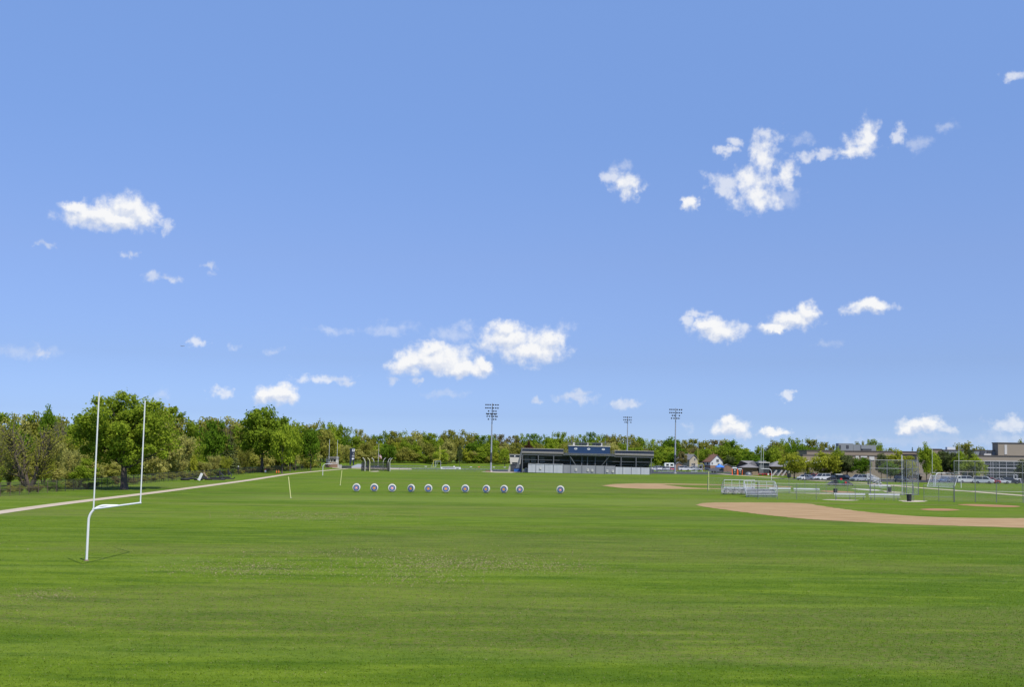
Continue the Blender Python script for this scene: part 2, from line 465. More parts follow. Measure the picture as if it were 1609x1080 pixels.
redclay = dirt_mat('red_clay', (.25, .13, .065), (.32, .185, .095))
sand = dirt_mat('pale_sand', (.33, .28, .20), (.43, .38, .29))
pathmat = dirt_mat('path_gravel', (.35, .285, .205), (.45, .38, .285), .9)
asphalt = dirt_mat('asphalt', (.045, .047, .052), (.07, .072, .078))
trackm = dirt_mat('track_surface', (.050, .056, .075), (.075, .082, .10), .3)

# ------------------------------------------------------------------ ground and setting
def sheet(name, poly, m, z, jag=0):
    """a flat sheet over world points (x, y)"""
    import bmesh
    if jag:                                   # turf creeps unevenly over the edge
        q, r_ = [], random.Random(len(poly))
        for a, b in zip(poly, poly[1:] + poly[:1]):
            d = math.hypot(b[0] - a[0], b[1] - a[1]); n = max(1, int(d / .45))
            if d < .02: continue
            nx, ny = -(b[1] - a[1]) / d, (b[0] - a[0]) / d
            for k in range(n):
                o = r_.gauss(0, jag) if k or n > 1 else 0
                q.append((a[0] + (b[0] - a[0]) * k / n + nx * o, a[1] + (b[1] - a[1]) * k / n + ny * o))
        poly = q
    bm = bmesh.new()
    f = bm.faces.new([bm.verts.new((p[0], p[1], z)) for p in poly])
    if f.normal.z < 0: f.normal_flip()
    bm.normal_update()
    bmesh.ops.triangulate(bm, faces=bm.faces[:])
    me = bpy.data.meshes.new(name); bm.to_mesh(me); bm.free(); me.materials.append(m)
    o = bpy.data.objects.new(name, me); COL.objects.link(o)
    return struct(o)
def smooth_poly(pts, n=6):
    """closed Catmull-Rom through world points"""
    out = []; k = len(pts)
    for i in range(k):
        p0, p1, p2, p3 = pts[i - 1], pts[i], pts[(i + 1) % k], pts[(i + 2) % k]
        for j in range(n):
            t = j / n
            out.append(tuple(.5 * (2 * b + (c - a) * t + (2 * a - 5 * b + 4 * c - d) * t * t + (3 * b - a - 3 * c + d) * t ** 3)
                             for a, b, c, d in zip(p0, p1, p2, p3)))
    return out
def curve(pts, n=8):
    out = []; k = len(pts)
    for i in range(k - 1):
        p0, p1, p2, p3 = pts[max(i - 1, 0)], pts[i], pts[i + 1], pts[min(i + 2, k - 1)]
        for j in range(n):
            t = j / n
            out.append(tuple(.5 * (2 * b + (c - a) * t + (2 * a - 5 * b + 4 * c - d) * t * t + (3 * b - a - 3 * c + d) * t ** 3)
                             for a, b, c, d in zip(p0, p1, p2, p3)))
    out.append(tuple(pts[-1])); return out
def strip(name, pts, width, m, z):
    """a path along world points, built of quads"""
    mb = MB(); L_, R_ = [], []
    pts = [Vector((p[0], p[1])) for p in curve(pts)]
    for i, p in enumerate(pts):
        t = (pts[min(i + 1, len(pts) - 1)] - pts[max(i - 1, 0)]).normalized(); n = Vector((-t.y, t.x)) * width / 2
        L_.append((p.x + n.x, p.y + n.y, z)); R_.append((p.x - n.x, p.y - n.y, z))
    for i in range(len(pts) - 1): mb.quad(R_[i], R_[i + 1], L_[i + 1], L_[i])
    return struct(mb.build(name, m))
xy = lambda px, py: (G(px, py).x, G(px, py).y)

gmb = MB()
xs = [-5000, -1500, -400, -150, 0, 150, 400, 1500, 5000]; ys = [-300, 0, 100, 200, 400, 700, 1500, 7000]
for i in range(len(xs) - 1):
    for j in range(len(ys) - 1):
        gmb.quad((xs[i], ys[j], 0), (xs[i + 1], ys[j], 0), (xs[i + 1], ys[j + 1], 0), (xs[i], ys[j + 1], 0))
struct(gmb.build('ground', grass))

strip('footpath', [(-46.5, 80), (-48.7, 102), (-50.2, 122), (-51.2, 154), (-52.6, 182), (-55, 225), (-58, 262), (-60.5, 300), (-61, 362), (-61, 400)], 2.05, pathmat, .02)
strip('footpath_beside_lot', [xy(1130, 745.2), xy(1160, 747.6), xy(1210, 751), xy(1260, 754.5), xy(1310, 757.5), xy(1360, 759.8), xy(1443, 767), xy(1520, 772.5), xy(1609, 779.5), xy(1700, 786)], 2.6, pathmat, .02)
# nearer diamond: a skinned arc of clay round the grass infield
arc_out = [xy(*p) for p in [(1093, 794), (1110, 797.5), (1150, 803), (1200, 809.5), (1280, 817), (1400, 823.5), (1500, 827), (1640, 831)]]
arc_in = [xy(*p) for p in [(1640, 815), (1550, 814.7), (1480, 813.5), (1420, 810.5), (1360, 805), (1310, 798.5), (1268, 792)]]
sheet('infield_dirt', curve(arc_out) + curve(arc_in) + [xy(1240, 790.8), xy(1180, 790.3), xy(1125, 790.2), xy(1103, 791.3)], infield, .012, .14)
sheet('pitchers_mound', smooth_poly([xy(*p) for p in [(1446, 801), (1462, 799.7), (1490, 800.2), (1508, 802), (1490, 803.2), (1462, 802.8)]]), redclay, .012, .10)
sheet('home_plate_dirt', smooth_poly([xy(*p) for p in [(1505, 793.8), (1530, 792.8), (1570, 794), (1602, 796), (1590, 797.6), (1550, 796.8)]]), redclay, .012, .10)
strip('base_line_dirt', [xy(1270, 791), xy(1360, 792.3), xy(1440, 793.5), xy(1505, 794.8)], .9, dirt_mat('worn_turf', (.15, .13, .05), (.22, .17, .08)), .008)
# farther diamond
far_out = [xy(*p) for p in [(946, 763.7), (975, 767.2), (1010, 768.8), (1070, 768.9), (1140, 769.1)]]
far_in = [xy(*p) for p in [(1140, 768.2), (1100, 767.6), (1075, 766.3), (1050, 763.2), (1040, 761.9), (1150, 763.2), (1243, 766.3), (1246, 765.2), (1150, 761.9), (1050, 760.4), (1000, 760.1), (965, 761.2)]]
sheet('far_infield_dirt', far_out + far_in, infield, .012, .16)
sheet('far_mound', smooth_poly([xy(*p) for p in [(1289, 772.2), (1300, 771.5), (1340, 773.6), (1338, 774.6), (1310, 774.4)]]), redclay, .012, .10)
for nm, q in (('bench_dirt', [(1240, 775.6), (1300, 777.3), (1316, 777.2), (1300, 776.2)]), ('dugout_dirt', [(1292, 786), (1310, 785.3), (1350, 786.5), (1330, 787.4)]),
              ('gate_dirt', [(1412, 787.2), (1440, 786.8), (1458, 788.2), (1430, 789.6)]), ('far_gate_dirt', [(1385, 771.5), (1404, 773), (1424, 774.6), (1400, 774.8)]),
              ('worn_grass', [(1336, 768.5), (1360, 769), (1386, 771), (1370, 771.6)])):
    sheet(nm, smooth_poly([xy(*p) for p in q]), sand if nm != 'worn_grass' else concrete, .010, .12)
# running track round the stadium field, sand pit, car park, bank behind
def oval(cx, cy, hl, r, n=28):
    return [(cx + hl + r * math.cos(a), cy + r * math.sin(a)) for a in [-math.pi / 2 + math.pi * i / n for i in range(n + 1)]] + \
           [(cx - hl + r * math.cos(a), cy + r * math.sin(a)) for a in [math.pi / 2 + math.pi * i / n for i in range(n + 1)]]
TC = (22, 466)
o_, i_ = oval(*TC, 42, 50), oval(*TC, 42, 37)
tm = MB()
for k in range(len(o_)):
    a, b = k, (k + 1) % len(o_)
    tm.quad(o_[a] + (.03,), o_[b] + (.03,), i_[b] + (.03,), i_[a] + (.03,))
struct(tm.build('running_track', trackm))
lm = MB()
for q in range(1, 6):
    l0, l1 = oval(*TC, 42, 37 + q * 2.1), oval(*TC, 42, 37 + q * 2.1 + .18)
    for k in range(len(l0)):
        a, b = k, (k + 1) % len(l0)
        lm.quad(l1[a] + (.05,), l1[b] + (.05,), l0[b] + (.05,), l0[a] + (.05,))
struct(lm.build('track_lane_marking', white))
sheet('sand_pit', [xy(*p) for p in [(522, 734.2), (600, 735.6), (645, 736.4), (648, 738.3), (600, 738.2), (522, 735.6)]], sand, .014)
sheet('cage_sand', smooth_poly([xy(*p) for p in [(580, 741.2), (592, 740.6), (596, 741.4), (588, 741.9)]]), sand, .016)
sheet('gravel_apron', [xy(*p) for p in [(755, 742), (780, 740.4), (812, 740.9), (822, 743.4), (780, 743.2)]], sand, .014)
sheet('stadium_apron', [(-8, 372), (118, 372), (150, 410), (-8, 411)], asphalt, .018)
sheet('far_car_park', [(118, 340), (160, 340), (210, 520), (112, 520)], asphalt, .016)
p0 = [xy(1238, 753.8), xy(1340, 757.0), xy(1440, 758.5), xy(1660, 760.5)]
sheet('car_park', p0 + [(330, 312), (240, 330), (130, 345)], asphalt, .022)
bank = MB()
bx = np.linspace(-190, 130, 41); prof = [(508, -.05), (525, .5), (542, 1.2), (556, 1.6), (620, 1.7), (760, 1.7)]
rg = random.Random(4)
hj = [rg.uniform(.8, 1.25) for _ in bx]
for i in range(40):
    for (y0, z0), (y1, z1) in zip(prof, prof[1:]):
        fade = lambda k: hj[k] * min(1, k / 4, (40 - k) / 4) if z0 > -1 else 1
        bank.quad((bx[i], y0, z0 * fade(i)), (bx[i + 1], y0, z0 * fade(i + 1)), (bx[i + 1], y1, z1 * fade(i + 1)), (bx[i], y1, z1 * fade(i)))
struct(bank.build('hillside', grass, smooth=True))
BANKZ = 1.6

# standing blades and dry clippings on the near lawn
def blades(name, pos, h, w, lean, rng, m):
    n = len(pos); a = rng.random(n) * 6.283; L_ = rng.random(n) * 6.283
    side = np.stack([np.cos(a), np.sin(a), np.zeros(n)], 1) * (w / 2)[:, None]
    tip = pos + np.stack([np.cos(L_) * lean, np.sin(L_) * lean, h], 1)
    v = np.stack([pos - side, pos + side, tip], 1).reshape(-1, 3)
    me = bpy.data.meshes.new(name)
    me.vertices.add(3 * n); me.vertices.foreach_set('co', v.astype(np.float32).ravel())
    me.loops.add(3 * n); me.loops.foreach_set('vertex_index', np.arange(3 * n, dtype=np.int32))
    me.polygons.add(n); me.polygons.foreach_set('loop_start', np.arange(0, 3 * n, 3, dtype=np.int32))
    at = me.attributes.new('tint', 'FLOAT', 'POINT'); at.data.foreach_set('value', np.repeat(rng.random(n), 3).astype(np.float32))
    me.update(calc_edges=True); me.materials.append(m)
    o = bpy.data.objects.new(name, me); COL.objects.link(o); o['kind'] = 'stuff'; return o
def blade_mat(name, a, c):
    m = bpy.data.materials.new(name); m.use_nodes = True
    nt, L = m.node_tree, m.node_tree.links; b = nt.nodes['Principled BSDF']
    at = nt.nodes.new('ShaderNodeAttribute'); at.attribute_name = 'tint'
    mx = nt.nodes.new('ShaderNodeMix'); mx.data_type = 'RGBA'; L.new(at.outputs['Fac'], mx.inputs[0])
    mx.inputs[6].default_value = a + (1,); mx.inputs[7].default_value = c + (1,)
    L.new(mx.outputs[2], b.inputs['Base Color']); b.inputs['Roughness'].default_value = .8; b.inputs['Specular IOR Level'].default_value = .1
    return m
rng_ = np.random.default_rng(9)
NB = 330000
yy = 25 + 70 * rng_.random(NB) ** 1.5
xx = (rng_.random(NB) * 2 - 1) * (yy * .54 + 3)
# blades gather into tufts
cx_, cy_ = np.round(xx * 2.2) / 2.2, np.round(yy * 2.2) / 2.2
gather = rng_.random(NB) < .3
hsh = np.sin(cx_ * 127.1 + cy_ * 311.7) * 43758.5; hsh -= np.floor(hsh)
xx = np.where(gather & (hsh > .55), cx_ + rng_.normal(size=NB) * .16 + hsh * .4, xx); yy = np.where(gather & (hsh > .55), cy_ + rng_.normal(size=NB) * .08, yy)
blades('grass', np.stack([xx, yy, np.zeros(NB)], 1), rng_.uniform(.016, .042, NB), rng_.uniform(.012, .03, NB), rng_.uniform(0, .05, NB), rng_, grass_mat('grass_blade', True))
zones = [(330, 660, 800, 822, 2600), (520, 910, 872, 902, 4200), (230, 560, 876, 912, 2600), (0, 150, 925, 946, 700), (540, 760, 893, 925, 1300), (760, 1000, 880, 905, 900), (300, 900, 860, 880, 900), (0, 1609, 850, 1078, 3600)]
PP = []
for x0, x1, y0, y1, n in zones:
    for _ in range(n):
        fx, fy = (rng_.random(), rng_.random()) if n == 3600 else (np.clip(.5 + rng_.normal() * .22, 0, 1), np.clip(.5 + rng_.normal() * .22, 0, 1))
        g_ = G(x0 + (x1 - x0) * fx, y0 + (y1 - y0) * fy); PP.append((g_.x, g_.y, .004))
PP = np.array(PP); n_ = len(PP)
dist = PP[:, 1] / 45
blades('dry_clippings', PP, rng_.uniform(.012, .05, n_) * np.clip(dist, .6, 1.5), rng_.uniform(.015, .035, n_) * np.clip(dist, .6, 1.5), rng_.uniform(.02, .13, n_) * np.clip(dist, .6, 1.5), rng_, blade_mat('dry_blade', (.18, .142, .08), (.33, .27, .16)))

# ------------------------------------------------------------------ builders of the things on the fields
LEAN = 0.010
def goalpost(name, label, base, arm, cb, paint, hl=6.1, hr=6.1, up=3.05, r=.068, half=3.55, lean=LEAN, group='football goalposts', pad=None):
    """arm: vector from the foot to the middle of the crossbar; cb: crossbar direction"""
    t = thing(name, label, 'goalpost', base, 0, group)
    t.rotation_euler = (0, lean, 0)
    arm = Vector((arm[0], arm[1], 0)); A = arm.length; d = arm / A
    R = min(.85, A * .6)
    pts = [Vector((0, 0, -.15)), Vector((0, 0, up - R))]
    for k in range(1, 10):
        a = math.pi / 2 * k / 9
        pts.append(d * (R - R * math.cos(a)) + Vector((0, 0, up - R + R * math.sin(a))))
    pts.append(d * A + Vector((0, 0, up)))
    MB().tube(pts, r, 12).build('post', paint, t, True)
    c = Vector((cb[0], cb[1], 0)).normalized(); m = d * A + Vector((0, 0, up))
    MB().tube([m - c * (half + .05), m + c * (half + .05)], r * .8, 10).build('crossbar', paint, t, True)
    for s, h in ((-1, hl), (1, hr)):
        MB().tube([m + c * half * s - Vector((0, 0, .06)), m + c * half * s + Vector((0, 0, h))], r * .56, 8).build('upright', paint, t, True)
    if pad: MB().lathe([(.0, .0), (.2, 0), (.2, 1.8), (0, 1.8)], 12).build('base_collar', pad, t, True)
    MB().lathe([(0, -.02), (.15, -.02), (.13, .04), (.07, .07), (0, .07)], 12).build('collar', mat('soil_stained_concrete', (.16, .125, .085), .95, .3, 6), t)
    return t
b1 = G(136, 882)
goalpost('goalpost', 'white gooseneck football goalpost standing nearest, on the left of the lawn', b1, (1.50, .3), (0.0, 1), white, 6.15, 6.05, lean=.012)
b2 = G(507, 748)
goalpost('goalpost', 'white football goalpost seen edge-on beside the end of the footpath, left of the archery targets', b2, (2.55, 0), (.9, 7), white, 6.3, 6.3)
b3 = G(1212, 755.4)
goalpost('goalpost', 'white football goalpost on the grass in front of the grey-roofed concession building', b3, (-2.5, .2), (2.16, 6.7), white, 6.4, 6.4, lean=.02)
b4 = G(1470, 764.5)
goalpost('goalpost', 'white football goalpost standing together with a soccer goal before the school building', b4, (2.6, .8), (3.65, -5.9), white, 5.6, 6.6, lean=.012)
goalpost('goalpost', 'yellow football goalpost at the left end of the stadium field, its uprights in line', P(680.6, 470), (2.8, 0), (.0, 1), yellow, 6.3, 6.3, up=3.4, r=.10)
goalpost('goalpost', 'yellow football goalpost at the right end of the stadium field, uprights apart', P(1106, 432), (-2.4, 0), (1.7, 6.9), yellow, 6.2, 6.2, up=3.3, r=.085)

# ---- archery targets
def archery_target(label, loc, rz, centre):
    t = thing('archery_target', label, 'archery target', loc, rz, 'archery targets in a row across the field')
    tilt = math.radians(7 + 5 * math.sin(loc[0] * 3))
    b = MB().lathe([(.0, .13), (.55, .13), (.61, .09), (.625, 0.0), (.61, -.10), (.56, -.14), (.47, -.145), (0, -.145)], 36, axis='y').build('butt', foam, t, True)
    b.location = (0, 0, .66); b.rotation_euler = (-tilt, 0, 0)
    rings = [(.0, 0), (.12, 0), (.235, 0), (.36, 0), (.465, 0)]
    mb = MB(); seg = 36; vs = []; yy = -.150
    for r, _ in rings: vs += [(r * math.cos(2 * math.pi * k / seg), yy, r * math.sin(2 * math.pi * k / seg)) for k in range(seg)]
    fs, ms = [], []
    for i in range(4):
        for k in range(seg):
            a, c = i * seg + k, i * seg + (k + 1) % seg
            mb.add([vs[a], vs[c], vs[c + seg], vs[a + seg]], [(0, 1, 2, 3)], [0, 1, 2, 3][i])
    f = mb.build('target_face', [centre, tred, tblue, tblack], b, fix=False)
    f.location = (0, 0, -.05)
    for s in (-1, 1):
        MB().tube([(s * .30, .22, 0), (s * .16, .16, 1.42)], .025, 6).build('stand_leg', wood, t)
    MB().tube([(0, .85, 0), (0, .20, 1.2)], .025, 6).build('stand_leg', wood, t)
    MB().tube([(-.42, -.02, .05), (.42, -.02, .05)], .03, 6).build('ledge', wood, t)
    return t
TGT = [(560, 773.2, 'w', 'leftmost of the archery targets, its centre pale, beside the thin yellow pole'),
       (588, 773.4, 'g', 'second archery target from the left, gold centre'),
       (616, 773.9, 'w', 'third archery target from the left, with a pale whitish centre'),
       (646, 774.4, 'g', 'fourth archery target from the left, gold centre'),
       (673, 774.5, 'g', 'fifth archery target from the left, gold centre'),
       (700.5, 774.9, 'g', 'middle one of the eleven archery targets, gold centre'),
       (731, 775.0, 'g', 'gold-centred archery target left of the tall light pole, seventh from the left'),
       (764, 775.6, 'g', 'archery target with gold centre standing below the tall light pole'),
       (792, 775.7, 'g', 'archery target with gold centre, the last but one of the unbroken row'),
       (816.5, 775.8, 'w', 'pale-centred archery target at the right end of the unbroken row, below the cream booth'),
       (880.5, 776.4, 'w', 'archery target with pale centre standing apart, far right, in front of the grandstand')]
rg = random.Random(11)
for px, py, c, lab in TGT:
    archery_target(lab, G(px, py), {646: -.42, 764: -.45, 792: -.35}.get(px, rg.uniform(-.2, .16)), tgold if c == 'g' else palecentre)

# ---- poles, cones, drum
def leaning_pole(label, foot, top, py_top_h):
    t = thing('yellow_pole', label, 'pole', foot, 0, 'yellow marker poles')
    MB().tube([(0, 0, -.1), (top, 0, py_top_h)], .055, 8).build('shaft', paleyellow, t, True)
    MB().lathe([(0, 0), (.10, 0), (.08, .06), (0, .07)], 10).build('socket', concrete, t)
p = G(457, 783); leaning_pole('pale yellow marker pole leaning to the left, nearer of the two', p, -4.6 * M(p.y), 33 * M(p.y))
p = G(534.5, 763); leaning_pole('pale yellow marker pole standing nearly upright left of the archery targets', p, 2.2 * M(p.y), 23 * M(p.y))
def cone(label, px, py):
    p = G(px, py)
    t = thing('traffic_cone', label, 'cone', p, 0, 'orange cones under the trees')
    MB().lathe([(0, .04), (.17, .04), (.03, .82), (0, .83)], 14).build('cone_body', orange, t, True)
    MB().box((0, 0, .022), (.42, .42, .044)).build('base', rubber, t)
cone('small orange cone right beside the trunk of the big path tree', 413.5, 743)
cone('orange cone, left one of the pair between two tree trunks', 434.5, 743.6)
cone('orange cone, right one of the pair between two tree trunks', 438, 743.6)
p = G(417, 743.3)
t = thing('channelizer_drum', 'red and white drum with a black base beside a tree trunk', 'barrel', p)
MB().lathe([(0, .1), (.26, .1), (.25, .38), (.235, .40), (.23, .72), (.215, .74), (.2, 1.0), (0, 1.0)], 16, ms=[1, 1, 0, 1, 1, 0, 0]).build('drum', [redp, white], t, True)
MB().lathe([(0, 0), (.36, 0), (.34, .12), (0, .12)], 16).build('base', rubber, t)

# ---- training equipment lying before the fence
def tyre(label, px, py, R=.85, r=.26, tilt=0.0, rz=0.0):
    t = thing('tyre', label, 'tyre', G(px, py), rz, 'black tyres lying before the fence')
    mb = MB(); n, k = 28, 12
    for i in range(n):
        for j in range(k):
            q = lambda a, b: ((R + r * math.cos(b)) * math.cos(a), (R + r * math.cos(b)) * math.sin(a), r * math.sin(b) * .95)
            a0, a1, c0, c1 = 2 * math.pi * i / n, 2 * math.pi * (i + 1) / n, 2 * math.pi * j / k, 2 * math.pi * (j + 1) / k
            mb.quad(q(a0, c0), q(a1, c0), q(a1, c1), q(a0, c1))
    o = mb.build('tread', rubber, t, True); o.location = (0, 0, r + R * math.sin(tilt)); o.rotation_euler = (tilt, 0, 0)
    return t
tyre('black tyre lying flat, leftmost of the equipment before the fence', 291, 755.3, .75, .22)
tyre('small black tyre behind the leftmost flat tyre', 299, 754.0, .5, .2)
tyre('flat black tyre with the white board standing on it', 311.5, 755.2, .72, .22)
tyre('black tyre lying flat right of the white board', 319, 753.2, .7, .22)
tyre('dark tyre under the tan board', 327.5, 754.8, .62, .2)
p = G(313.5, 754.8, .4)
t = thing('leaning_board', 'white board tilted up on a flat tyre', 'board', p); MB().box((.15, 0, .62), (.5, .07, 1.5), ry=.42).build('board', white, t)
MB().box((-.28, 0, .1), (.5, .05, .12), ry=.42).build('brace', offwhite, t)
p = G(323.5, 754.5)
t = thing('leaning_board', 'tan board tilted against the dark tyre', 'board', p); MB().box((-.1, 0, .95), (.28, .07, 1.5), ry=-.6).build('board', wood, t)
MB().box((.25, 0, .3), (.1, .06, .9), ry=.5).build('brace', wood, t)
def sled(label, px, py, w, flip=1):
    t = thing('blocking_sled', label, 'sled', G(px, py), .25, 'black blocking sleds', (1.3,) * 3)
    for s in (-.5, .5):
        MB().tube([(-w / 2, s * .9, .55), (-w / 2 + .25, s * .9, .15), (-w / 2 + .7, s * .9, .06), (w / 2 - .3, s * .9, .06), (w / 2, s * .9, .35)], .085, 8).build('runner', blackmetal, t, True)
    for x in (-w / 2 + .8, w / 2 - .6): MB().tube([(x, -.6, .1), (x, .6, .1)], .05, 8).build('crosspiece', blackmetal, t)
    for s in (-.5, .5):
        MB().tube([(w / 2 - .8, s * .9, .08), (w / 2 - .5, s * .9, .7), (w / 2 - 1.0 * flip, s * .9, 1.25)], .055, 8).build('arm', darksteel, t, True)
        MB().box((w / 2 - 1.05 * flip, s * .9, 1.15), (.28, .42, .8), ry=-.25).build('pad', rubber, t)
    MB().box((-.1, 0, .28), (w * .55, .9, .32)).build('deck', rubber, t)
    return t
sled('black blocking sled in the middle of the equipment before the fence', 339.5, 754.8, 3.2)
sled('black blocking sled at the right end of the equipment, pads raised', 353.5, 753.6, 3.2)

# ---- fences
def fence(name, label, cat, pts, h, gap, pipe, link, rails=(1.0,), r=.035, group=None, lean=0, z0=.04):
    o0 = Vector((pts[0][0], pts[0][1], 0))
    t = thing(name, label, cat, o0, 0, group)
    pts = [Vector((p[0], p[1], 0)) - o0 for p in pts]
    run = 0.0
    net, rl = MB(), [MB() for _ in rails]
    posts = []
    for a, b in zip(pts, pts[1:]):
        n = max(1, round((b - a).length / gap)); d = b - a; Ln = d.length
        for k in range(n + (1 if b is pts[-1] else 0)): posts.append(a + d * (k / n))
        net.quad(a + Vector((0, 0, z0)), b + Vector((0, 0, z0)), b + Vector((0, 0, h)), a + Vector((0, 0, h)), uv=[(run, 0), (run + Ln, 0), (run + Ln, h), (run, h)])
        for q, f in enumerate(rails): rl[q].tube([a + Vector((0, .03, h * f)), b + Vector((0, .03, h * f))], r * .62, 6)
        run += Ln
    net.build('chain_link', link, t)
    for q in rl: q.build('rail', pipe, t, True)
    pm = MB().tube([(0, .04, -.1), (0, .04, h + .05)], r * .85, 7)
    first = None
    for p in posts:
        if first is None:
            first = pm.build('fence_post', pipe, t, True); first.location = p
        else:
            c = first.copy(); COL.objects.link(c); c.parent = t; c.location = p
    return t
fence('chain_link_fence', 'brown pipe chain-link fence at the far left, in front of the multi-stemmed tree', 'fence',
      [xy(-70, 789), xy(0, 781), xy(45, 777.5), xy(88, 774)], 1.72, 2.6, brownmetal, link_brown, (1.0, .48), .045, 'fences along the left wood')
fence('chain_link_fence', 'dark chain-link fence running along the wood behind the big lawn tree', 'fence',
      [xy(89.5, 773.9), xy(150, 769), xy(250, 758), xy(330, 751)], 1.70, 3.0, blackmetal, link_brown, (1.0,), .04, 'fences along the left wood')
fence('chain_link_fence', 'dark chain-link fence continuing behind the row of trees by the footpath', 'fence',
      [xy(331, 750.9), xy(400, 744), xy(480, 738.6)], 1.75, 3.2, blackmetal, link_black, (1.0,), .04, 'fences along the left wood')
fence('chain_link_fence', 'low grey chain-link fence along the grass in front of the running track', 'fence',
      [xy(613, 741.2), xy(700, 742), xy(762, 742.8)], 1.25, 3.1, galv, link_grey, (1.0,), .04, 'grey fences')
fence('chain_link_fence', 'grey chain-link fence behind the two small bleachers and the benches', 'fence',
      [xy(1112, 773), xy(1190, 774.6), xy(1265, 776.2), xy(1366, 778.4)], 2.45, 3.1, galv, link_grey, (1.0, .52), .04, 'grey fences')
fence('chain_link_fence', 'grey chain-link fence in front of the bleachers and the white benches', 'fence',
      [xy(1191, 785), xy(1252, 785.8), xy(1344, 787), xy(1405, 787.6), xy(1436, 788)], 2.35, 2.75, galv, link_grey, (1.0, .45), .045, 'grey fences')
fence('chain_link_fence', 'grey chain-link fence between the gate and the tall dugout fence', 'fence',
      [xy(1452, 788.3), xy(1499, 789.3)], 2.4, 2.4, galv, link_grey, (1.0, .3), .045, 'grey fences')
fence('chain_link_fence', 'tall grey dugout fence at the right edge, in front of the school windows', 'fence',
      [xy(1500, 789.4), xy(1566, 790.6), xy(1650, 792)], 6.0, 3.05, galv, link_grey, (1.0, .73, .27), .06, 'grey fences')
# backstop behind the plate
t = thing('backstop', 'tall grey chain-link backstop with an angled wing of denser mesh', 'backstop', G(1368, 778))
B0 = G(1368, 778); pw = [Vector((0, 0, 0)), G(1421, 778.6) - B0, G(1422.5, 779) - B0 + Vector((0, -.6, 0)), G(1443.5, 778.4) - B0]
Hb = 5.95
for a, b, lk in ((pw[0], pw[1], link_grey), (pw[2], pw[3], net_dense)):
    Ln = (b - a).length
    MB().quad(a, b, b + Vector((0, 0, Hb)), a + Vector((0, 0, Hb)), uv=[(0, 0), (Ln, 0), (Ln, Hb), (0, Hb)]).build('chain_link', lk, t)
    for f in (.01, .45, .76, 1.0):
        MB().tube([a + Vector((0, .05, Hb * f)), b + Vector((0, .05, Hb * f))], .05, 7).build('rail', galv, t, True)
for q in (pw[0], pw[0].lerp(pw[1], .5), pw[1], pw[2], pw[2].lerp(pw[3], .52), pw[3]):
    MB().tube([q + Vector((0, .08, -.1)), q + Vector((0, .08, Hb + .1))], .075, 8).build('post', galv, t, True)
MB().tube([pw[1] + Vector((-.25, .3, -.1)), pw[1] + Vector((-.25, .3, Hb + .9))], .07, 8).build('post', white, t, True)

# ---- small aluminium bleachers
def bleacher(label, loc, rz, w=5.0, rows=5, scale=1.0, rail=True, group='small aluminium bleachers'):
    t = thing('bleacher', label, 'bleacher', loc, rz, group, (scale,) * 3)
    for i in range(rows):
        z, y = .42 + .21 * i, .62 * i
        MB().box((0, y, z), (w, .25, .045)).build('seat_plank', alubright, t)
        MB().box((0, y + .34, z - .24 if i else .08), (w, .26, .04)).build('foot_plank', alubright, t)
        MB().box((0, y + .13, z - .12), (w, .02, .19)).build('riser', alu, t)
    zt, yt = .42 + .21 * (rows - 1), .62 * (rows - 1)
    for k in range(4):
        x = -w / 2 + .35 + k * (w - .7) / 3
        m = MB().tube([(x, -.1, .05), (x, yt + .2, .05)], .035, 6).tube([(x, yt + .2, .05), (x, yt + .2, zt)], .035, 6).tube([(x, 0, .35), (x, yt + .2, zt - .08)], .03, 6)
        m.tube([(x, 0, .05), (x, 0, .4)], .03, 6).tube([(x, .5, .05), (x, yt + .15, zt - .2)], .025, 6).tube([(x, yt + .15, .06), (x, .9, .55)], .025, 6)
        m.build('frame', midsteel, t)
    for k in range(3):
        x0 = -w / 2 + .35 + k * (w - .7) / 3; x1 = x0 + (w - .7) / 3
        MB().tube([(x0, yt + .24, .1), (x1, yt + .24, zt - .2)], .03, 6).tube([(x1, yt + .24, .1), (x0, yt + .24, zt - .2)], .03, 6).build('cross_brace', midsteel, t)
    if rail:
        H = zt + 1.15
        m = MB().tube([(-w / 2, yt + .3, H), (w / 2, yt + .3, H)], .045, 8).tube([(-w / 2, yt + .3, zt + .6), (w / 2, yt + .3, zt + .6)], .03, 6).tube([(-w / 2, yt + .3, zt + .25), (w / 2, yt + .3, zt + .25)], .03, 6)
        for k in range(5): m.tube([(-w / 2 + k * w / 4, yt + .3, zt - .1), (-w / 2 + k * w / 4, yt + .3, H)], .035, 6)
        m.build('back_rail', alu, t, True)
        for s in (-1, 1):
            x = s * w / 2
            m = MB().tube([(x, yt + .3, H), (x, yt - .2, H - .05), (x, .45, 1.42), (x, .3, 1.25), (x, .3, .2)], .05, 8)
            for f in (.35, .68): m.tube([(x, yt + .3, zt + (H - zt) * f), (x, .45, .5 + .9 * f)], .025, 6)
            m.tube([(x, yt * .6, .5), (x, yt * .6, H - .32)], .03, 6)
            m.build('side_rail', alu, t, True)
    return t
p = G(1197.5, 782.3); bleacher('small aluminium bleacher facing the viewer, its seat rows open to the front', p, -.06, 4.75)
p = G(1163, 778.3) + Vector((0, 2.7, 0)); bleacher('small aluminium bleacher seen from behind, its cross-braced frame showing', p + Vector((0, .3, 0)), math.pi - .02, 5.0)
p = G(1376, 762.5); bleacher('small aluminium bleacher seen from its side, standing behind the backstop', p + Vector((1.2, 0, 0)), 1.15, 3.6, 5, 1.05)

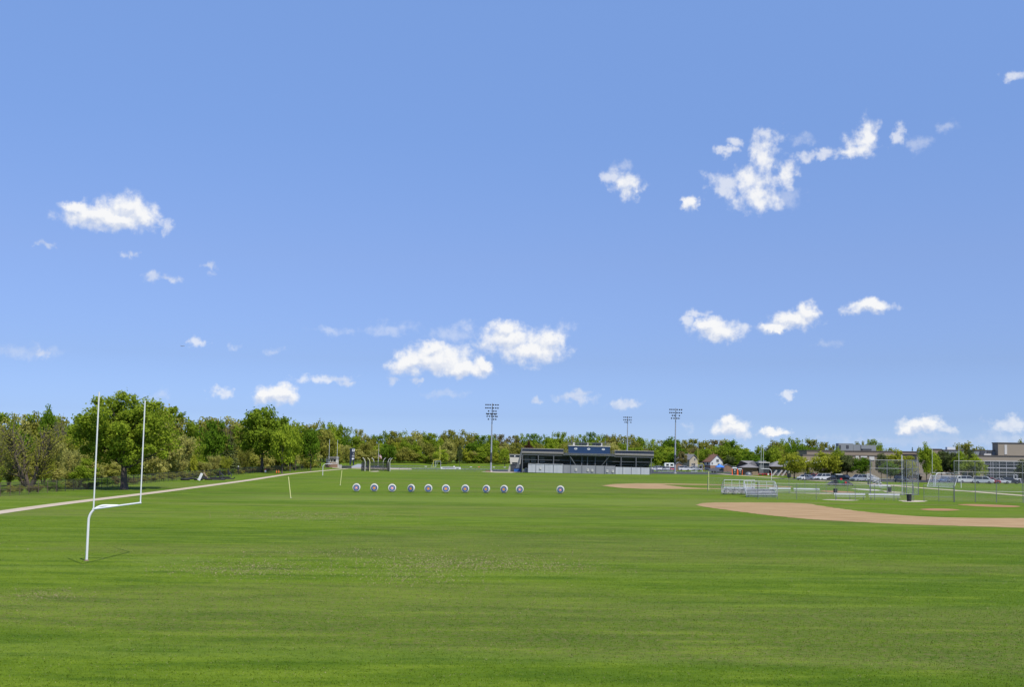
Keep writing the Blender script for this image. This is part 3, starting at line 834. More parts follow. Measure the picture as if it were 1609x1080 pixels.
def bench(label, px, py, w, rz=0.0):
    t = thing('bench', label, 'bench', G(px, py), rz, 'aluminium players benches')
    MB().box((0, 0, .46), (w, .26, .05)).build('seat', alu, t)
    MB().box((0, .2, .82), (w, .05, .26), rx=-.12).build('backrest', alu, t)
    n = max(2, round(w / 1.8))
    for k in range(n):
        x = -w / 2 + .3 + k * (w - .6) / (n - 1)
        MB().tube([(x, -.1, -.05), (x, -.1, .44)], .025, 6).tube([(x, .14, -.05), (x, .2, .9)], .025, 6).tube([(x, -.12, .42), (x, .17, .42)], .02, 6).build('leg', galv, t)
    return t
bench('aluminium bench right beside the bleachers, in front of the far fence', 1226, 775.6, 3.7)
bench('aluminium bench left of the far trash can, in front of the far fence', 1268, 776.4, 4.5)
bench('white aluminium bench right of the trash can, nearer row, left one of two', 1335.5, 785.5, 4.65, -.03)
bench('white aluminium bench below the backstop, nearer row, right one of two', 1390, 786.5, 4.6, -.03)
bench('distant aluminium bench seen through the left part of the backstop', 1376.5, 769.5, 2.6)
bench('distant aluminium bench seen through the backstop beside the trash can', 1391, 770.3, 2.3)

def trash_can(label, px, py, h=.95):
    t = thing('trash_can', label, 'trash can', G(px, py), 0, 'black trash barrels')
    k = h / .95
    MB().lathe([(0, 0), (.30, 0), (.31, .03), (.30, .05), (.315, .3), (.325, .32), (.315, .34), (.325, .62), (.335, .64), (.325, .66), (.33, .93), (.345, .95), (.30, .95), (.29, .3), (0, .3)], 20).build('barrel', blackp, t, True)
    MB().tube([(.42, 0, 0), (.42, 0, 1.25)], .03, 6).build('post', galv, t)
    MB().lathe([(.345, .96), (.355, .97), (.355, .99), (.33, .99)], 20).build('rim', darksteel, t)
    t.scale = (k * .95,) * 3
trash_can('black trash barrel left of the white benches, with a light post', 1312.5, 777.3, 1.0)
trash_can('black trash barrel below the right corner of the backstop', 1428.5, 788.3, 1.05)
trash_can('black trash barrel seen through the backstop', 1398, 774, .95)

# ---- wide area mower
p = G(1319, 763.5)
t = thing('wide_area_mower', 'green tractor mower with a cream canopy and folded-out mower wings', 'mower', p, -.12)
t.scale = (1.06,) * 3
MB().span(-.55, .55, -1.6, .4, .55, 1.15).span(-.42, .42, -2.0, -1.55, .6, 1.05).build('hood', greenp, t)
MB().span(-.6, .6, .4, 1.5, .5, 1.0).span(-.28, .28, .7, 1.15, 1.0, 1.2).span(-.28, .28, 1.1, 1.25, 1.15, 1.75).build('seat_platform', darksteel, t)
for sx in (-.55, .55):
    for y in (.15, 1.35): MB().tube([(sx, y, .9), (sx, y, 2.3)], .035, 6).build('canopy_post', darksteel, t)
MB().span(-.72, .72, -.1, 1.6, 2.28, 2.38).span(-.6, .6, 0, 1.5, 2.38, 2.44).build('canopy', offwhite, t)
MB().lathe([(0, -.12), (.05, -.12), (.05, .12), (0, .12)], 8, c=(0, .25, 1.2)).tube([(-.18, .25, 1.42), (.18, .25, 1.42)], .03, 6).build('steering_wheel', blackp, t)
for s in (-1, 1):
    for y, r, w in ((1.0, .55, .34), (-1.3, .42, .28)):
        wh = MB().lathe([(0, -w / 2), (r * .55, -w / 2), (r * .8, -w / 2), (r, -w * .35), (r, w * .35), (r * .8, w / 2), (0, w / 2)], 20, axis='x').build('wheel', rubber, t, True)
        wh.location = (s * .82, y, r)
        MB().lathe([(0, 0), (r * .42, .01), (r * .42, .05), (0, .06)], 14, axis='x', c=(w / 2 * .95 if s > 0 else -w / 2 * .95 - .05, 0, 0)).build('rim', offwhite, wh, True)
    MB().prism([(s * 1.15, .18), (s * 2.55, .14), (s * 2.6, .35), (s * 2.2, .62), (s * 1.5, .95), (s * 1.15, .7)], -1.5, .1).build('mower_wing', darksteel, t)
    for q in (1.45, 2.45):
        MB().lathe([(0, -.07), (.18, -.07), (.18, .07), (0, .07)], 12, axis='x', c=(s * q, -1.7, .18)).build('caster', rubber, t)
MB().span(-1.1, 1.1, -2.6, -1.5, .16, .45).build('mower_deck', darksteel, t)
MB().lathe([(0, -.05), (.24, -.05), (.24, .05), (0, .05)], 16, axis='y', c=(.0, -2.06, 1.38)).build('warning_disc', redp, t, True)
MB().span(-.04, .04, -2.03, -1.95, .9, 1.3).build('disc_stem', darksteel, t)
MB().lathe([(0, -.05), (.2, -.05), (.2, .05), (0, .05)], 16, axis='y', c=(.95, -2.0, .72)).build('reflector', redp, t, True)

# ---- soccer goals
def soccer_goal(label, loc, rz, w=7.3, h=2.44, dep=2.2, scale=1.0, paint=None):
    paint = paint or white
    t = thing('soccer_goal', label, 'soccer goal', loc, rz, 'white soccer goals', (scale,) * 3)
    MB().tube([(-w / 2, 0, 0), (-w / 2, 0, h)], .06, 8).tube([(w / 2, 0, 0), (w / 2, 0, h)], .06, 8).build('goal_posts', paint, t, True)
    MB().tube([(-w / 2, 0, h), (w / 2, 0, h)], .06, 8).build('crossbar', paint, t, True)
    for s in (-1, 1):
        MB().tube([(s * w / 2, 0, h), (s * w / 2, .9, h), (s * w / 2, 1.05, h - .15), (s * w / 2, dep, .05)], .04, 7).build('stay', paint, t, True)
    MB().tube([(-w / 2, dep, .05), (w / 2, dep, .05)], .04, 7).build('ground_bar', paint, t, True)
    a, b = Vector((-w / 2, .95, h)), Vector((w / 2, .95, h)); c, d = Vector((w / 2, dep, .06)), Vector((-w / 2, dep, .06))
    MB().quad(d, c, b, a, uv=[(0, 0), (w, 0), (w, 2.7), (0, 2.7)]).build('net', net_goal, t)
    return t
pf = G(1476.5, 765.6); pn = G(1501, 767); mid_ = (pf + pn) / 2
soccer_goal('white soccer goal with slanting rear stays beside a white goalpost', mid_, math.radians(118), 7.3, 2.55)
soccer_goal('small pale soccer goal under the left yellow goalpost', P(688.5, 474), 1.15, 4.5, 2.5, scale=1.05)
soccer_goal('small pale soccer goal with net under the right yellow goalpost', P(1098.5, 428), .85, 4.5, 2.5, scale=1.05)
for k, (px, py, s) in enumerate([(1595.5, 757.5, 1), (1601.5, 759.3, .9)]):
    t = thing('portable_hoop', ('larger' if k == 0 else 'smaller') + ' white square tube frame standing before the school windows', 'hoop stand', G(px, py), .2, 'white tube frames')
    q = 1.05 * s
    z0 = .75 if k == 0 else .05
    MB().tube([(-q / 2, 0, z0), (q / 2, 0, z0), (q / 2, 0, z0 + 1.15 * s), (-q / 2, 0, z0 + 1.15 * s), (-q / 2, 0, z0)], .1, 8).build('hoop', white, t)
    for sx in (-1, 1): MB().tube([(sx * q / 2, 0, 0), (sx * q / 2, 0, z0 + .1)], .07, 6).tube([(sx * q / 2, -.3, .05), (sx * q / 2, .3, .05)], .05, 6).build('leg', white, t)

# ---- stadium light poles
def light_pole(label, loc, h, rows, wrap=True):
    t = thing('light_pole', label, 'light pole', loc, 0, 'stadium floodlight poles')
    t.rotation_euler = (0, LEAN, 0)
    MB().tube([(0, 0, -.2), (0, 0, h * .3), (0, 0, h)], [.34, .27, .14], 14).build('pole', polegrey, t, True)
    if wrap:
        MB().lathe([(.355, 3.2), (.36, 3.2), (.36, 6.6), (.33, 6.6)], 14).span(-.28, .28, -.55, -.3, 4.2, 5.6).build('service_box', darksteel, t)
    MB().lathe([(0, 0), (.55, 0), (.55, .35), (0, .35)], 12).build('footing', concrete, t)
    for dz, xs in rows:
        z = h - dz
        w = max(abs(x) for x in xs)
        MB().box((0, -.22, z), (2 * w + .4, .06, .06)).build('crossarm', midsteel, t)
        for x in xs:
            MB().lathe([(0, .1), (.13, .08), (.27, -.30), (.25, -.31), (.08, -.05), (0, -.03)], 12, axis='y', c=(x, -.55, z - .12)).build('floodlight', darksteel, t, True)
    return t
A6, A5, A3, A4 = [-2.2, -1.5, -.75, .35, 1.2, 1.95], [-1.7, -.95, -.25, .6, 1.35], [-1.25, .55, 1.3], [-1.6, -.7, .3, 1.0]
p = P(771.2, 371); h1 = ZH(P(774, 371), 634)
light_pole('tallest stadium light pole, left of the grandstand, with six rows of floodlights', p, h1,
           [(.5, A6), (1.6, A6), (2.7, A3), (3.6, [-1.9, -1.2, -.5, .1, .7, 1.4]), (3.75, [-1.5, -.2, 1.0]), (4.5, [-1.7, -.9, -.1, .5, 1.2, 1.7]), (5.5, A3)])
p = P(1060.5, 381); h3 = ZH(P(1062, 381), 642)
light_pole('stadium light pole right of the grandstand with four rows of floodlights', p, h3, [(.4, A6), (1.5, [-2.2, -1.5, -.75, .35, 1.1, 1.9]), (2.5, [-1.3, -.6, 1.2]), (3.5, A4)])
p = P(985, 455); h2 = ZH(P(986.5, 455), 654.5)
light_pole('stadium light pole rising behind the grandstand with three rows of floodlights', p, h2, [(.4, A5), (1.5, A5), (2.5, [-1.2, -.5, 1.3])])

# ------------------------------------------------------------------ grandstand
K = .1616 * 365 / FPX                      # metres per unit of the detail drawing
gx = lambda u: (u - 830) * K
gz = lambda v: (525 - v) * K
gs = thing('grandstand', 'steel grandstand seen from behind, its dark underside open, with a navy press box on top', 'grandstand', G(924.1, 744.8))
gs.rotation_euler = (0, LEAN, math.radians(2))
deck = MB(); n = 15
for i in range(n):
    z, y = 6.0 - i * .34, .6 + i * .9
    deck.span(-22.2, 21.8, y, y + .92, z - .05, z)
    deck.span(-22.2, 21.8, y + .9, y + .93, z - .34, z - .05)
    deck.span(-22.2, 21.8, y + .3, y + .6, z + .38, z + .43)
deck.build('seating_deck', darksteel, gs)
for x0, x1 in ((-22.3, -8.4), (8.7, 21.8)):
    MB().span(x0, x1, -.02, .03, 6.88, 7.86).build('back_screen', navydark, gs)
    MB().span(x0 - .1, x1 + .1, -.08, .08, 7.83, 7.97).span(x0 - .1, x1 + .1, -.08, .08, 6.82, 6.94).build('screen_rail', concrete, gs)
    k = 6
    for q in range(k + 1):
        x = x0 + (x1 - x0) * q / k
        MB().span(x - .05, x + .05, .04, .14, 5.9, 7.95).build('rail_post', galv, gs)
    MB().lathe([(0, x0), (.40, x0), (.40, x1), (0, x1)], 18, axis='x', c=(0, .12, 6.40)).build('rolled_awning', mat('canvas_roll', (.13, .125, .11), .85, .1, 1.2), gs, True)
MB().span(-22.3, 21.8, -.1, .12, 5.72, 5.92).build('edge_beam', galv, gs)
MB().span(-22.3, 21.8, .5, .62, 4.15, 4.28).build('cross_beam', galv, gs)
MB().span(-22.3, 21.8, 4.5, 4.62, 3.1, 3.24).build('cross_beam', galv, gs)
for u in (205, 355, 500, 660, 768, 822, 895, 1005, 1142, 1285, 1430):
    MB().span(gx(u) - .13, gx(u) + .13, -.05, .2, -.1, 5.72).build('column', midsteel, gs)
for u in (205, 355, 500, 640, 768, 895, 1020, 1142, 1285, 1430):
    MB().span(gx(u) - .1, gx(u) + .1, 4.7, 4.9, -.1, 4.3).span(gx(u) - .1, gx(u) + .1, 9.2, 9.4, -.1, 2.6).build('column', darksteel, gs)
    MB().tube([(gx(u), .1, 5.7), (gx(u), 13.8, 1.0)], .14, 6).build('raker', darksteel, gs)
for u0, v0, u1, v1 in ((640, 348, 752, 512), (1028, 355, 955, 450)):
    MB().tube([(gx(u0), -1.1, gz(v0)), (gx(u1), .0, gz(v1))], .16, 8).build('brace', galv, gs)
for u0, u1 in ((1290, 1425), (790, 860)):
    MB().tube([(gx(u0), 4.7, .4), (gx(u1), 4.7, 4.2)], .07, 6).tube([(gx(u1), 4.7, .4), (gx(u0), 4.7, 4.2)], .07, 6).build('brace', galv, gs)
# grey panels added to stand for the pale patches seen through the frame
for j, v in enumerate((383, 402, 421)):
    for i, u in enumerate((250, 310, 395)):
        MB().span(gx(u - 26 + j * 3), gx(u + 22 + j * 3), 2.6, 2.66, gz(v) - .2, gz(v) + .2).build('pale_patch_panel', galv, gs)
MB().span(-10.4, 14.6, 12.9, 13.0, .8, 3.15).build('far_pale_panel', windscr2, gs)
# end stair and its sloping side
MB().prism([(gx(196), 7.9), (gx(204), 7.9), (gx(172), 1.6), (gx(140), 1.2), (gx(155), 2.4)], -.3, .9).build('stair_side', midsteel, gs)
MB().tube([(gx(140), -.3, 2.3), (gx(168), -.3, 3.0), (gx(196), -.3, 8.2)], .06, 6).build('stair_rail', galv, gs)
# press box
PB = MB().span(gx(641), gx(1030), -1.1, 2.6, 6.72, 9.02).build('press_box', navy, gs)
MB().span(gx(636), gx(1035), -1.25, 2.8, 9.03, 9.28).build('roof_slab', offwhite, PB)
MB().span(gx(585), gx(1080), -1.4, 3.0, 6.05, 6.30).span(gx(600), gx(1066), -1.3, 2.9, 6.45, 6.70).build('floor_slab', galv, PB)
for u in range(660, 1040, 38): MB().span(gx(u) - .05, gx(u) + .05, -1.2, -1.1, 6.30, 6.45).build('floor_bracket', darksteel, PB)
for u in (705, 828, 967):
    e = MB()
    a = [( .52 * math.cos(2 * math.pi * k / 20), .30 * math.sin(2 * math.pi * k / 20)) for k in range(20)]
    e.prism([(x + gx(u), z + 8.17) for x, z in a], -1.135, -1.105, m=0)
    e.span(gx(u) - .26, gx(u) + .10, -1.15, -1.137, 8.20, 8.29, 1).span(gx(u) - .26, gx(u) - .14, -1.15, -1.137, 8.03, 8.20, 1).span(gx(u) + .13, gx(u) + .24, -1.15, -1.137, 8.03, 8.29, 1)
    e.build('emblem', [white, navydark], PB)
rr = MB()
for z in (10.22, 9.75):
    rr.span(gx(641), gx(1030), -1.15, -1.08, z, z + .09)
    rr.span(gx(641), gx(1030), 2.55, 2.62, z, z + .09)
for u in (643, 700, 760, 825, 890, 958, 1028): rr.span(gx(u) - .05, gx(u) + .05, -1.16, -1.07, 9.28, 10.3).span(gx(u) - .05, gx(u) + .05, 2.54, 2.63, 9.28, 10.3)
rr.build('roof_rail', galv, PB)
for u0, u1 in ((735, 816), (862, 946)): MB().span(gx(u0), gx(u1), -1.06, -1.0, 9.45, 10.15).build('roof_screen', navydark, PB)
for u in (690, 820, 955): MB().span(gx(u) - .3, gx(u) + .3, .2, .8, 9.28, 10.25).build('roof_unit', offwhite, PB)
for u in (668, 990): MB().tube([(gx(u), .5, 9.28), (gx(u), .5, 12.2)], .06, 6).lathe([(0, 10.2), (.22, 10.2), (.22, 10.9), (0, 11)], 10, c=(gx(u), .5, 0)).build('antenna', galv, PB)
for u0, u1 in ((594, 640), (1034, 1080)):
    m = MB()
    for z in (6.9, 7.3, 7.7): m.span(gx(u0), gx(u1), -1.35, -1.29, z, z + .06)
    for u in (u0, (u0 + u1) / 2, u1): m.span(gx(u) - .04, gx(u) + .04, -1.36, -1.28, 6.3, 7.8)
    m.build('gangway_rail', galv, gs)

ws = thing('windscreen_fence', 'grey fabric windscreen fence in three panels along the back of the grandstand', 'fence', G(924.1, 744.8) + Vector((0, -3.2, 0)))
ws.rotation_euler = (0, LEAN, math.radians(1))
for (u0, u1, v, mt) in ((258, 588, 440, windscr), (589, 1078, 446, windscr2), (1080, 1405, 455, windscr)):
    mb = MB(); nseg = 14; z1 = gz(v)
    for q in range(nseg):
        xa, xb = gx(u0) + (gx(u1) - gx(u0)) * q / nseg, gx(u0) + (gx(u1) - gx(u0)) * (q + 1) / nseg
        ya, yb = .05 * math.sin(q * 1.9), .05 * math.sin((q + 1) * 1.9)
        mb.quad((xa, ya, .05), (xb, yb, .05), (xb, yb, z1), (xa, ya, z1))
    mb.build('fabric_panel', mt, ws)
for u in (258, 332, 415, 497, 588, 660, 765, 895, 978, 1079, 1150, 1230, 1320, 1405):
    MB().tube([(gx(u), -.12, -.1), (gx(u), -.12, 2.75)], .055, 7).build('fence_post', galv, ws, True)
MB().tube([(gx(258), -.1, 2.9 * 1.0), (gx(588), -.1, 2.9)], .05, 6).build('rail', galv, ws)
for u, v, s in ((375, 483, .35), (708, 488, .42), (820, 490, .42), (862, 492, .42), (1003, 495, .42), (1055, 495, .42)):
    m = MB().span(gx(u) - s * .8, gx(u) + s * .8, -.20, -.18, gz(v) - s, gz(v) + s, 0)
    if s > .4: m.span(gx(u) - s * .45, gx(u) + s * .1, -.215, -.202, gz(v) - s * .3, gz(v) + s * .4, 1)
    m.build('notice', [offwhite, galv], ws)

# ticket booth at the left end
p = P(809.5, 379)
t = thing('ticket_booth', 'cream booth with flared sides and two dark window bands, left of the grandstand', 'booth', p); t.rotation_euler = (0, LEAN, 0)
MB().prism([(-1.75, 2.6), (1.75, 2.6), (2.15, 5.95), (-2.15, 5.95)], -1.4, 1.6).build('wall', cream, t)
MB().span(-1.6, 1.6, -1.2, 1.4, 0, 2.58).build('base', darksteel, t)
w_ = MB().span(-1.95, 1.75, -1.46, -1.405, 5.15, 5.75).build('window', glassdark, t)
MB().span(-.45, -.05, -1.50, -1.465, 5.22, 5.68).build('notice', white, w_)
w_ = MB().span(-1.15, 1.45, -1.46, -1.405, 2.75, 3.3).build('window', glassdark, t)
MB().span(.7, 1.0, -1.50, -1.465, 2.85, 3.2).build('notice', white, w_)
MB().span(-2.25, 2.25, -1.55, 1.7, 5.96, 6.1).build('roof', offwhite, t)
MB().prism([(-2.6, 0), (-1.7, 0), (-1.7, 2.6), (-2.0, 2.6)], -1.0, .6).build('stair', concrete, t)
p = P(814, 369)
t = thing('storage_bin', 'blue storage bin left of the grandstand windscreen', 'bin', p)
MB().prism([(-1.35, .12), (1.35, .12), (1.45, 1.15), (-1.45, 1.15)], -.6, .6).build('bin_body', bluep, t)
MB().span(-1.5, 1.5, -.66, .66, 1.16, 1.28).build('lid', navy, t)
for s in (-1, 1): MB().lathe([(0, -.06), (.1, -.06), (.1, .06), (0, .06)], 10, axis='x', c=(s * 1.1, -.45, .1)).build('wheel', rubber, t)
p = P(767, 367); t = thing('wooden_box', 'low brown box on the gravel at the foot of the tall light pole', 'box', p)
MB().span(-.85, .85, -.4, .4, 0, .42).build('box_body', brickbrown, t); MB().span(-.9, .9, -.45, .45, .43, .49).build('lid', brickbrown, t)
p = P(827, 366); t = thing('hose_reel', 'white hose reel standing left of the windscreen fence', 'reel', p)
MB().lathe([(.75, -.08), (.82, -.1), (.82, .1), (.75, .08), (.45, .1), (.45, -.1)], 20, axis='y', c=(0, 0, .85)).build('reel_rim', offwhite, t, True)
MB().tube([(-.4, 0, 0), (0, 0, .85), (.4, 0, 0)], .05, 6).lathe([(0, -.12), (.2, -.12), (.2, .12), (0, .12)], 12, axis='y', c=(0, 0, .85)).build('reel_stand', darksteel, t)

# pole-vault and high-jump mats, hurdles
p = P(706, 418); t = thing('landing_mat', 'long white covered landing mat on the running track', 'mat', p)
m = MB().span(-3.3, 3.3, -1.2, 1.2, .05, .82); m.build('cover', white, t); MB().span(-2.6, 2.9, -1.24, -1.205, .38, .62).build('stripe', darksteel, t)
MB().span(1.6, 2.2, -.6, .6, .83, 1.3).build('roll', offwhite, t)
p = P(719, 416); t = thing('landing_mat', 'short white covered landing mat at the right end of the long one', 'mat', p)
MB().prism([(-1.2, .05), (1.3, .05), (1.1, .85), (-.9, .85)], -.9, .9).build('cover', white, t); MB().span(-.5, .5, -.94, -.905, .25, .55).build('stripe', darksteel, t)
for k, (px, py, lab) in enumerate([(669, 735.2, 'white hurdle on the track left of the yellow goalpost pair'), (740, 736.5, 'white hurdle on the track midway between the white mats and the light pole'),
                             (752.5, 737, 'orange topped hurdle just left of the tall light pole'), (776, 737.6, 'white hurdle just right of the tall light pole'), (793, 738, 'white hurdle left of the cream booth')]):
    t = thing('hurdle', lab, 'hurdle', P(px, 421 + k), .9, 'hurdles on the running track')
    MB().span(-.62, .62, -.03, .03, .85, 1.02).build('top_bar', orange if k == 2 else white, t)
    for s in (-1, 1): MB().tube([(s * .5, 0, .85), (s * .5, 0, .04), (s * .5, .7, .04)], .03, 6).build('leg', galv, t)

# ------------------------------------------------------------------ left background: sign tower, flag, cage, wall
p = P(552.6, 485, .3)
t = thing('sign_tower', 'tall navy sign tower with a white emblem and stacked letters', 'sign', p); t.rotation_euler = (0, .02, .35)
u = M(485)
MB().span(-.95, -.35, -.5, .5, 0, 26 * u).span(.55, .95, -.5, .5, 0, 26 * u).build('leg', navydark, t)
MB().span(-.34, 1.05, -.62, .42, 7 * u, 27 * u).build('panel', navydark, t)
MB().span(-.20, .95, -.68, -.63, 21.3 * u, 25.3 * u).build('emblem', white, t)
MB().span(.05, .30, -.72, -.69, 22 * u, 24.8 * u).span(.05, .65, -.72, -.69, 23.2 * u, 23.7 * u).span(.55, .72, -.72, -.69, 22 * u, 24.8 * u).build('emblem_letter', navydark, t)
MB().span(.25, .42, -.68, -.63, 16.8 * u, 18.4 * u).span(.25, .6, -.68, -.63, 18.1 * u, 18.5 * u).build('letter', offwhite, t)
for v in (13.3, 14.6): MB().span(-.15, .9, -.68, -.63, v * u, (v + .7) * u).build('letter_row', offwhite, t)
MB().span(-.15, .45, -.68, -.63, 8.6 * u, 11.2 * u).span(.5, .85, -.68, -.63, 9.4 * u, 11.2 * u).build('letter_row', white, t)
p = P(594, 476, .2)
t = thing('flagpole', 'slender pale flagpole in front of the wood', 'flagpole', p); t.rotation_euler = (0, .022, 0)
hf = 35 * M(476)
MB().tube([(0, 0, -.3), (0, 0, hf)], [.12, .06], 8).build('pole', offwhite, t, True)
MB().lathe([(0, hf - .02), (.11, hf + .1), (0, hf + .22)], 10).build('finial', offwhite, t, True)
MB().lathe([(0, 0), (.35, 0), (.35, .25), (0, .25)], 12).build('footing', concrete, t)
# flag at half mast, hanging in folds
fm = MB(); nu, nv = 14, 13; Lf, Hf = 1.75, 2.15
def fp(a, b):
    return Vector((.12 + a * Lf * .78 + .02, .16 * math.sin(a * 9 + b), hf * .57 - b * Hf * .52 - a * 1.55 - .12 * math.sin(a * 7)))
for i in range(nu):
    for j in range(nv):
        m_ = 2 if (i < nu * .42 and j < 7) else (0 if j % 2 == 0 else 1)
        fm.quad(fp(i / nu, (j + 1) / nv), fp((i + 1) / nu, (j + 1) / nv), fp((i + 1) / nu, j / nv), fp(i / nu, j / nv), m_)
fo = fm.build('flag', [flagred, white, navy], None, True)
fo.location = p; fo.rotation_euler = (0, .022, 0)
tag(fo, 'red and white striped flag with a blue canton, hanging at half mast', 'flag')
# throwing cage
p = G(589, 741)
t = thing('throwing_cage', 'throwing cage of dark netting hung on pale curved posts', 'cage', p)
sc = M(p.y)
cage = [(-22, 1.2), (-20, 4.2), (-9, 6.6), (9, 6.8), (20, 4.6), (23, 1.4)]
for (a, ya), (b, yb) in zip(cage, cage[1:]):
    x0, x1 = a * sc, b * sc; Ln = math.hypot(x1 - x0, yb - ya)
    MB().quad((x0, ya, .05), (x1, yb, .05), (x1, yb, 3.0), (x0, ya, 3.0), uv=[(0, 0), (Ln, 0), (Ln, 3), (0, 3)]).build('netting', net_dark, t)
for x0, x1, y, zt in ((-22, -15.5, .4, 3.1), (-13, -8.5, .6, 3.7), (22.2, 17, 2.0, 3.0)):
    MB().quad((x0 * sc, y, .05), (x1 * sc, y + .7, .05), (x1 * sc, y + .7, zt), (x0 * sc, y, zt - .4), uv=[(0, 0), (1.4, 0), (1.4, 3), (0, 3)]).build('gathered_netting', net_dark, t)
for a, y, c in ((-15.5, .0, 0), (-8, -.4, 1), (23.5, .2, 0), (-19, 4.4, 0), (-6, 6.9, 0), (9, 7.0, 0), (18, 4.8, 0)):
    x = a * sc; s = 1 if a < 0 else -1
    MB().tube([(x, y, -.1), (x + .05 * s, y, 3.1), (x - .25 * -s * -1, y, 3.9), (x - .75 * s, y, 4.35)], .10, 8).build('post', paleyellow if c else offwhite, t, True)
p = P(534.5, 405); t = thing('concrete_block', 'small grey concrete block at the left end of the low dark wall', 'block', p)
MB().span(-.55, .55, -.5, .5, 0, 1.3).build('block_body', concrete, t); MB().span(-.6, .6, -.55, .55, 1.31, 1.4).build('cap', concrete, t)
p = P(544, 409); t = thing('low_wall', 'low dark wall at the foot of the sloping path by the sign tower', 'wall', p)
MB().span(-1.7, 2.0, -.2, .2, 0, .85).build('wall_body', darksteel, t); MB().span(-1.8, 2.1, -.25, .25, .86, .95).build('coping', midsteel, t)
ramp = MB(); r0 = [P(548, 424, .12), P(568, 424, .12), P(572, 506, .6), P(562, 506, .6)]
ramp.quad(*r0); struct(ramp.build('sloping_path', mat('pale_asphalt', (.26, .27, .28), .9, .1, .5)))

# a person behind the fence
def person(label, loc, rz=0.0):
    t = thing('person', label, 'person', loc, rz)
    J = {'pel': (0, 0, .95), 'sp': (0, 0, 1.15), 'ch': (0, .0, 1.36), 'nk': (0, 0, 1.52), 'hd': (0, -.02, 1.60), 'tp': (0, -.02, 1.74),
         'hl': (.10, 0, .92), 'kl': (.12, -.03, .50), 'al': (.13, .02, .08), 'fl': (.14, -.15, .04), 'hr': (-.10, 0, .92), 'kr': (-.12, -.02, .50), 'ar': (-.14, .03, .08), 'fr': (-.15, -.14, .04),
         'sl': (.19, 0, 1.44), 'el': (.25, .02, 1.17), 'wl': (.22, -.16, 1.0), 'gl': (.20, -.24, .96), 'sr': (-.19, 0, 1.44), 'er': (-.26, .03, 1.17), 'wr': (-.27, -.05, .92), 'gr': (-.27, -.09, .83)}
    Rr = {'pel': .15, 'sp': .135, 'ch': .16, 'nk': .06, 'hd': .095, 'tp': .08, 'hl': .09, 'kl': .065, 'al': .045, 'fl': .04, 'sl': .07, 'el': .048, 'wl': .035, 'gl': .03}
    E = [('pel', 'sp'), ('sp', 'ch'), ('ch', 'nk'), ('nk', 'hd'), ('hd', 'tp'), ('pel', 'hl'), ('hl', 'kl'), ('kl', 'al'), ('al', 'fl'), ('pel', 'hr'), ('hr', 'kr'), ('kr', 'ar'), ('ar', 'fr'),
         ('ch', 'sl'), ('sl', 'el'), ('el', 'wl'), ('wl', 'gl'), ('ch', 'sr'), ('sr', 'er'), ('er', 'wr'), ('wr', 'gr')]
    ks = list(J); me = bpy.data.meshes.new('body'); me.from_pydata([J[k] for k in ks], [(ks.index(a), ks.index(b)) for a, b in E], [])
    o = bpy.data.objects.new('body', me); COL.objects.link(o); o.parent = t
    m = o.modifiers.new('skin', 'SKIN')
    if not me.skin_vertices: me.skin_vertices.new()
    for k, sv in zip(ks, me.skin_vertices[0].data):
        r = Rr.get(k, Rr.get(k[:-1] + 'l', .06)); sv.radius = (r, r); sv.use_root = (k == 'pel')
    o.modifiers.new('sub', 'SUBSURF').levels = 2; o.modifiers['sub'].render_levels = 2
    me.materials.append(mat('dark_clothing', (.02, .022, .028), .85, .2, 5))
    MB().lathe([(.0, 1.52), (.085, 1.56), (.10, 1.64), (.095, 1.70), (0, 1.72)], 14).build('head_skin', mat('skin', (.42, .26, .19), .6, .05, 5), t, True)
    MB().lathe([(.17, 1.69), (.115, 1.71), (.11, 1.78), (.07, 1.84), (0, 1.85)], 16).build('white_hat', white, t, True)
    return t
person('person in dark clothes and a white hat standing behind the dark fence', P(374.2, 268, .5))

# ------------------------------------------------------------------ houses
def house(label, p, w, d, hw, hr, rz, wallm, roofm, lower=None, wins=(), cat='house', name='house', gable_front=True, door=None):
    t = thing(name, label, cat, p, rz)
    MB().span(-w / 2, w / 2, 0, d, -.3, hw).prism([(-w / 2, hw), (w / 2, hw), (0, hw + hr)], 0, d).build('wall', wallm, t)
    ov = .35; sl = hr / (w / 2)
    rf = MB()
    for s in (-1, 1):
        rf.prism([(0, hw + hr + .02), (0, hw + hr + .2), (s * (w / 2 + ov), hw - ov * sl + .2), (s * (w / 2 + ov), hw - ov * sl + .02)], -.4, d + .4)
    rf = rf.build('roof', roofm, t)
    MB().span(w * .15, w * .15 + .6, d * .55, d * .55 + .6, hw + hr * .3, hw + hr + .7).build('chimney', brickbrown, rf)
    if lower: MB().span(-w / 2 - .03, w / 2 + .03, -.04, d + .03, -.2, hw * lower[0]).build('lower_wall', lower[1], t)
    for (x, z, ww, hh) in wins:
        f = MB().span(x - ww / 2 - .08, x + ww / 2 + .08, -.08, -.045, z - hh / 2 - .08, z + hh / 2 + .08).build('window', white, t)
        MB().span(x - ww / 2, x - .04, -.10, -.085, z - hh / 2, z + hh / 2).span(x + .04, x + ww / 2, -.10, -.085, z - hh / 2, z + hh / 2).build('pane', glassdark, f)
    for k, (y, z) in enumerate(((d * .25, hw * .72), (d * .65, hw * .72))):
        for s in (-1, 1):
            f = MB().span(s * w / 2 - .06, s * w / 2 + .06, y - .45, y + .45, z - .6, z + .6).build('window', glassdark, t)
    if door: MB().span(door - .5, door + .5, -.10, -.05, 0, 2.1).build('door', darksteel, t)
    return t
u = M(505)
p = P(1126.5, 505, .8)
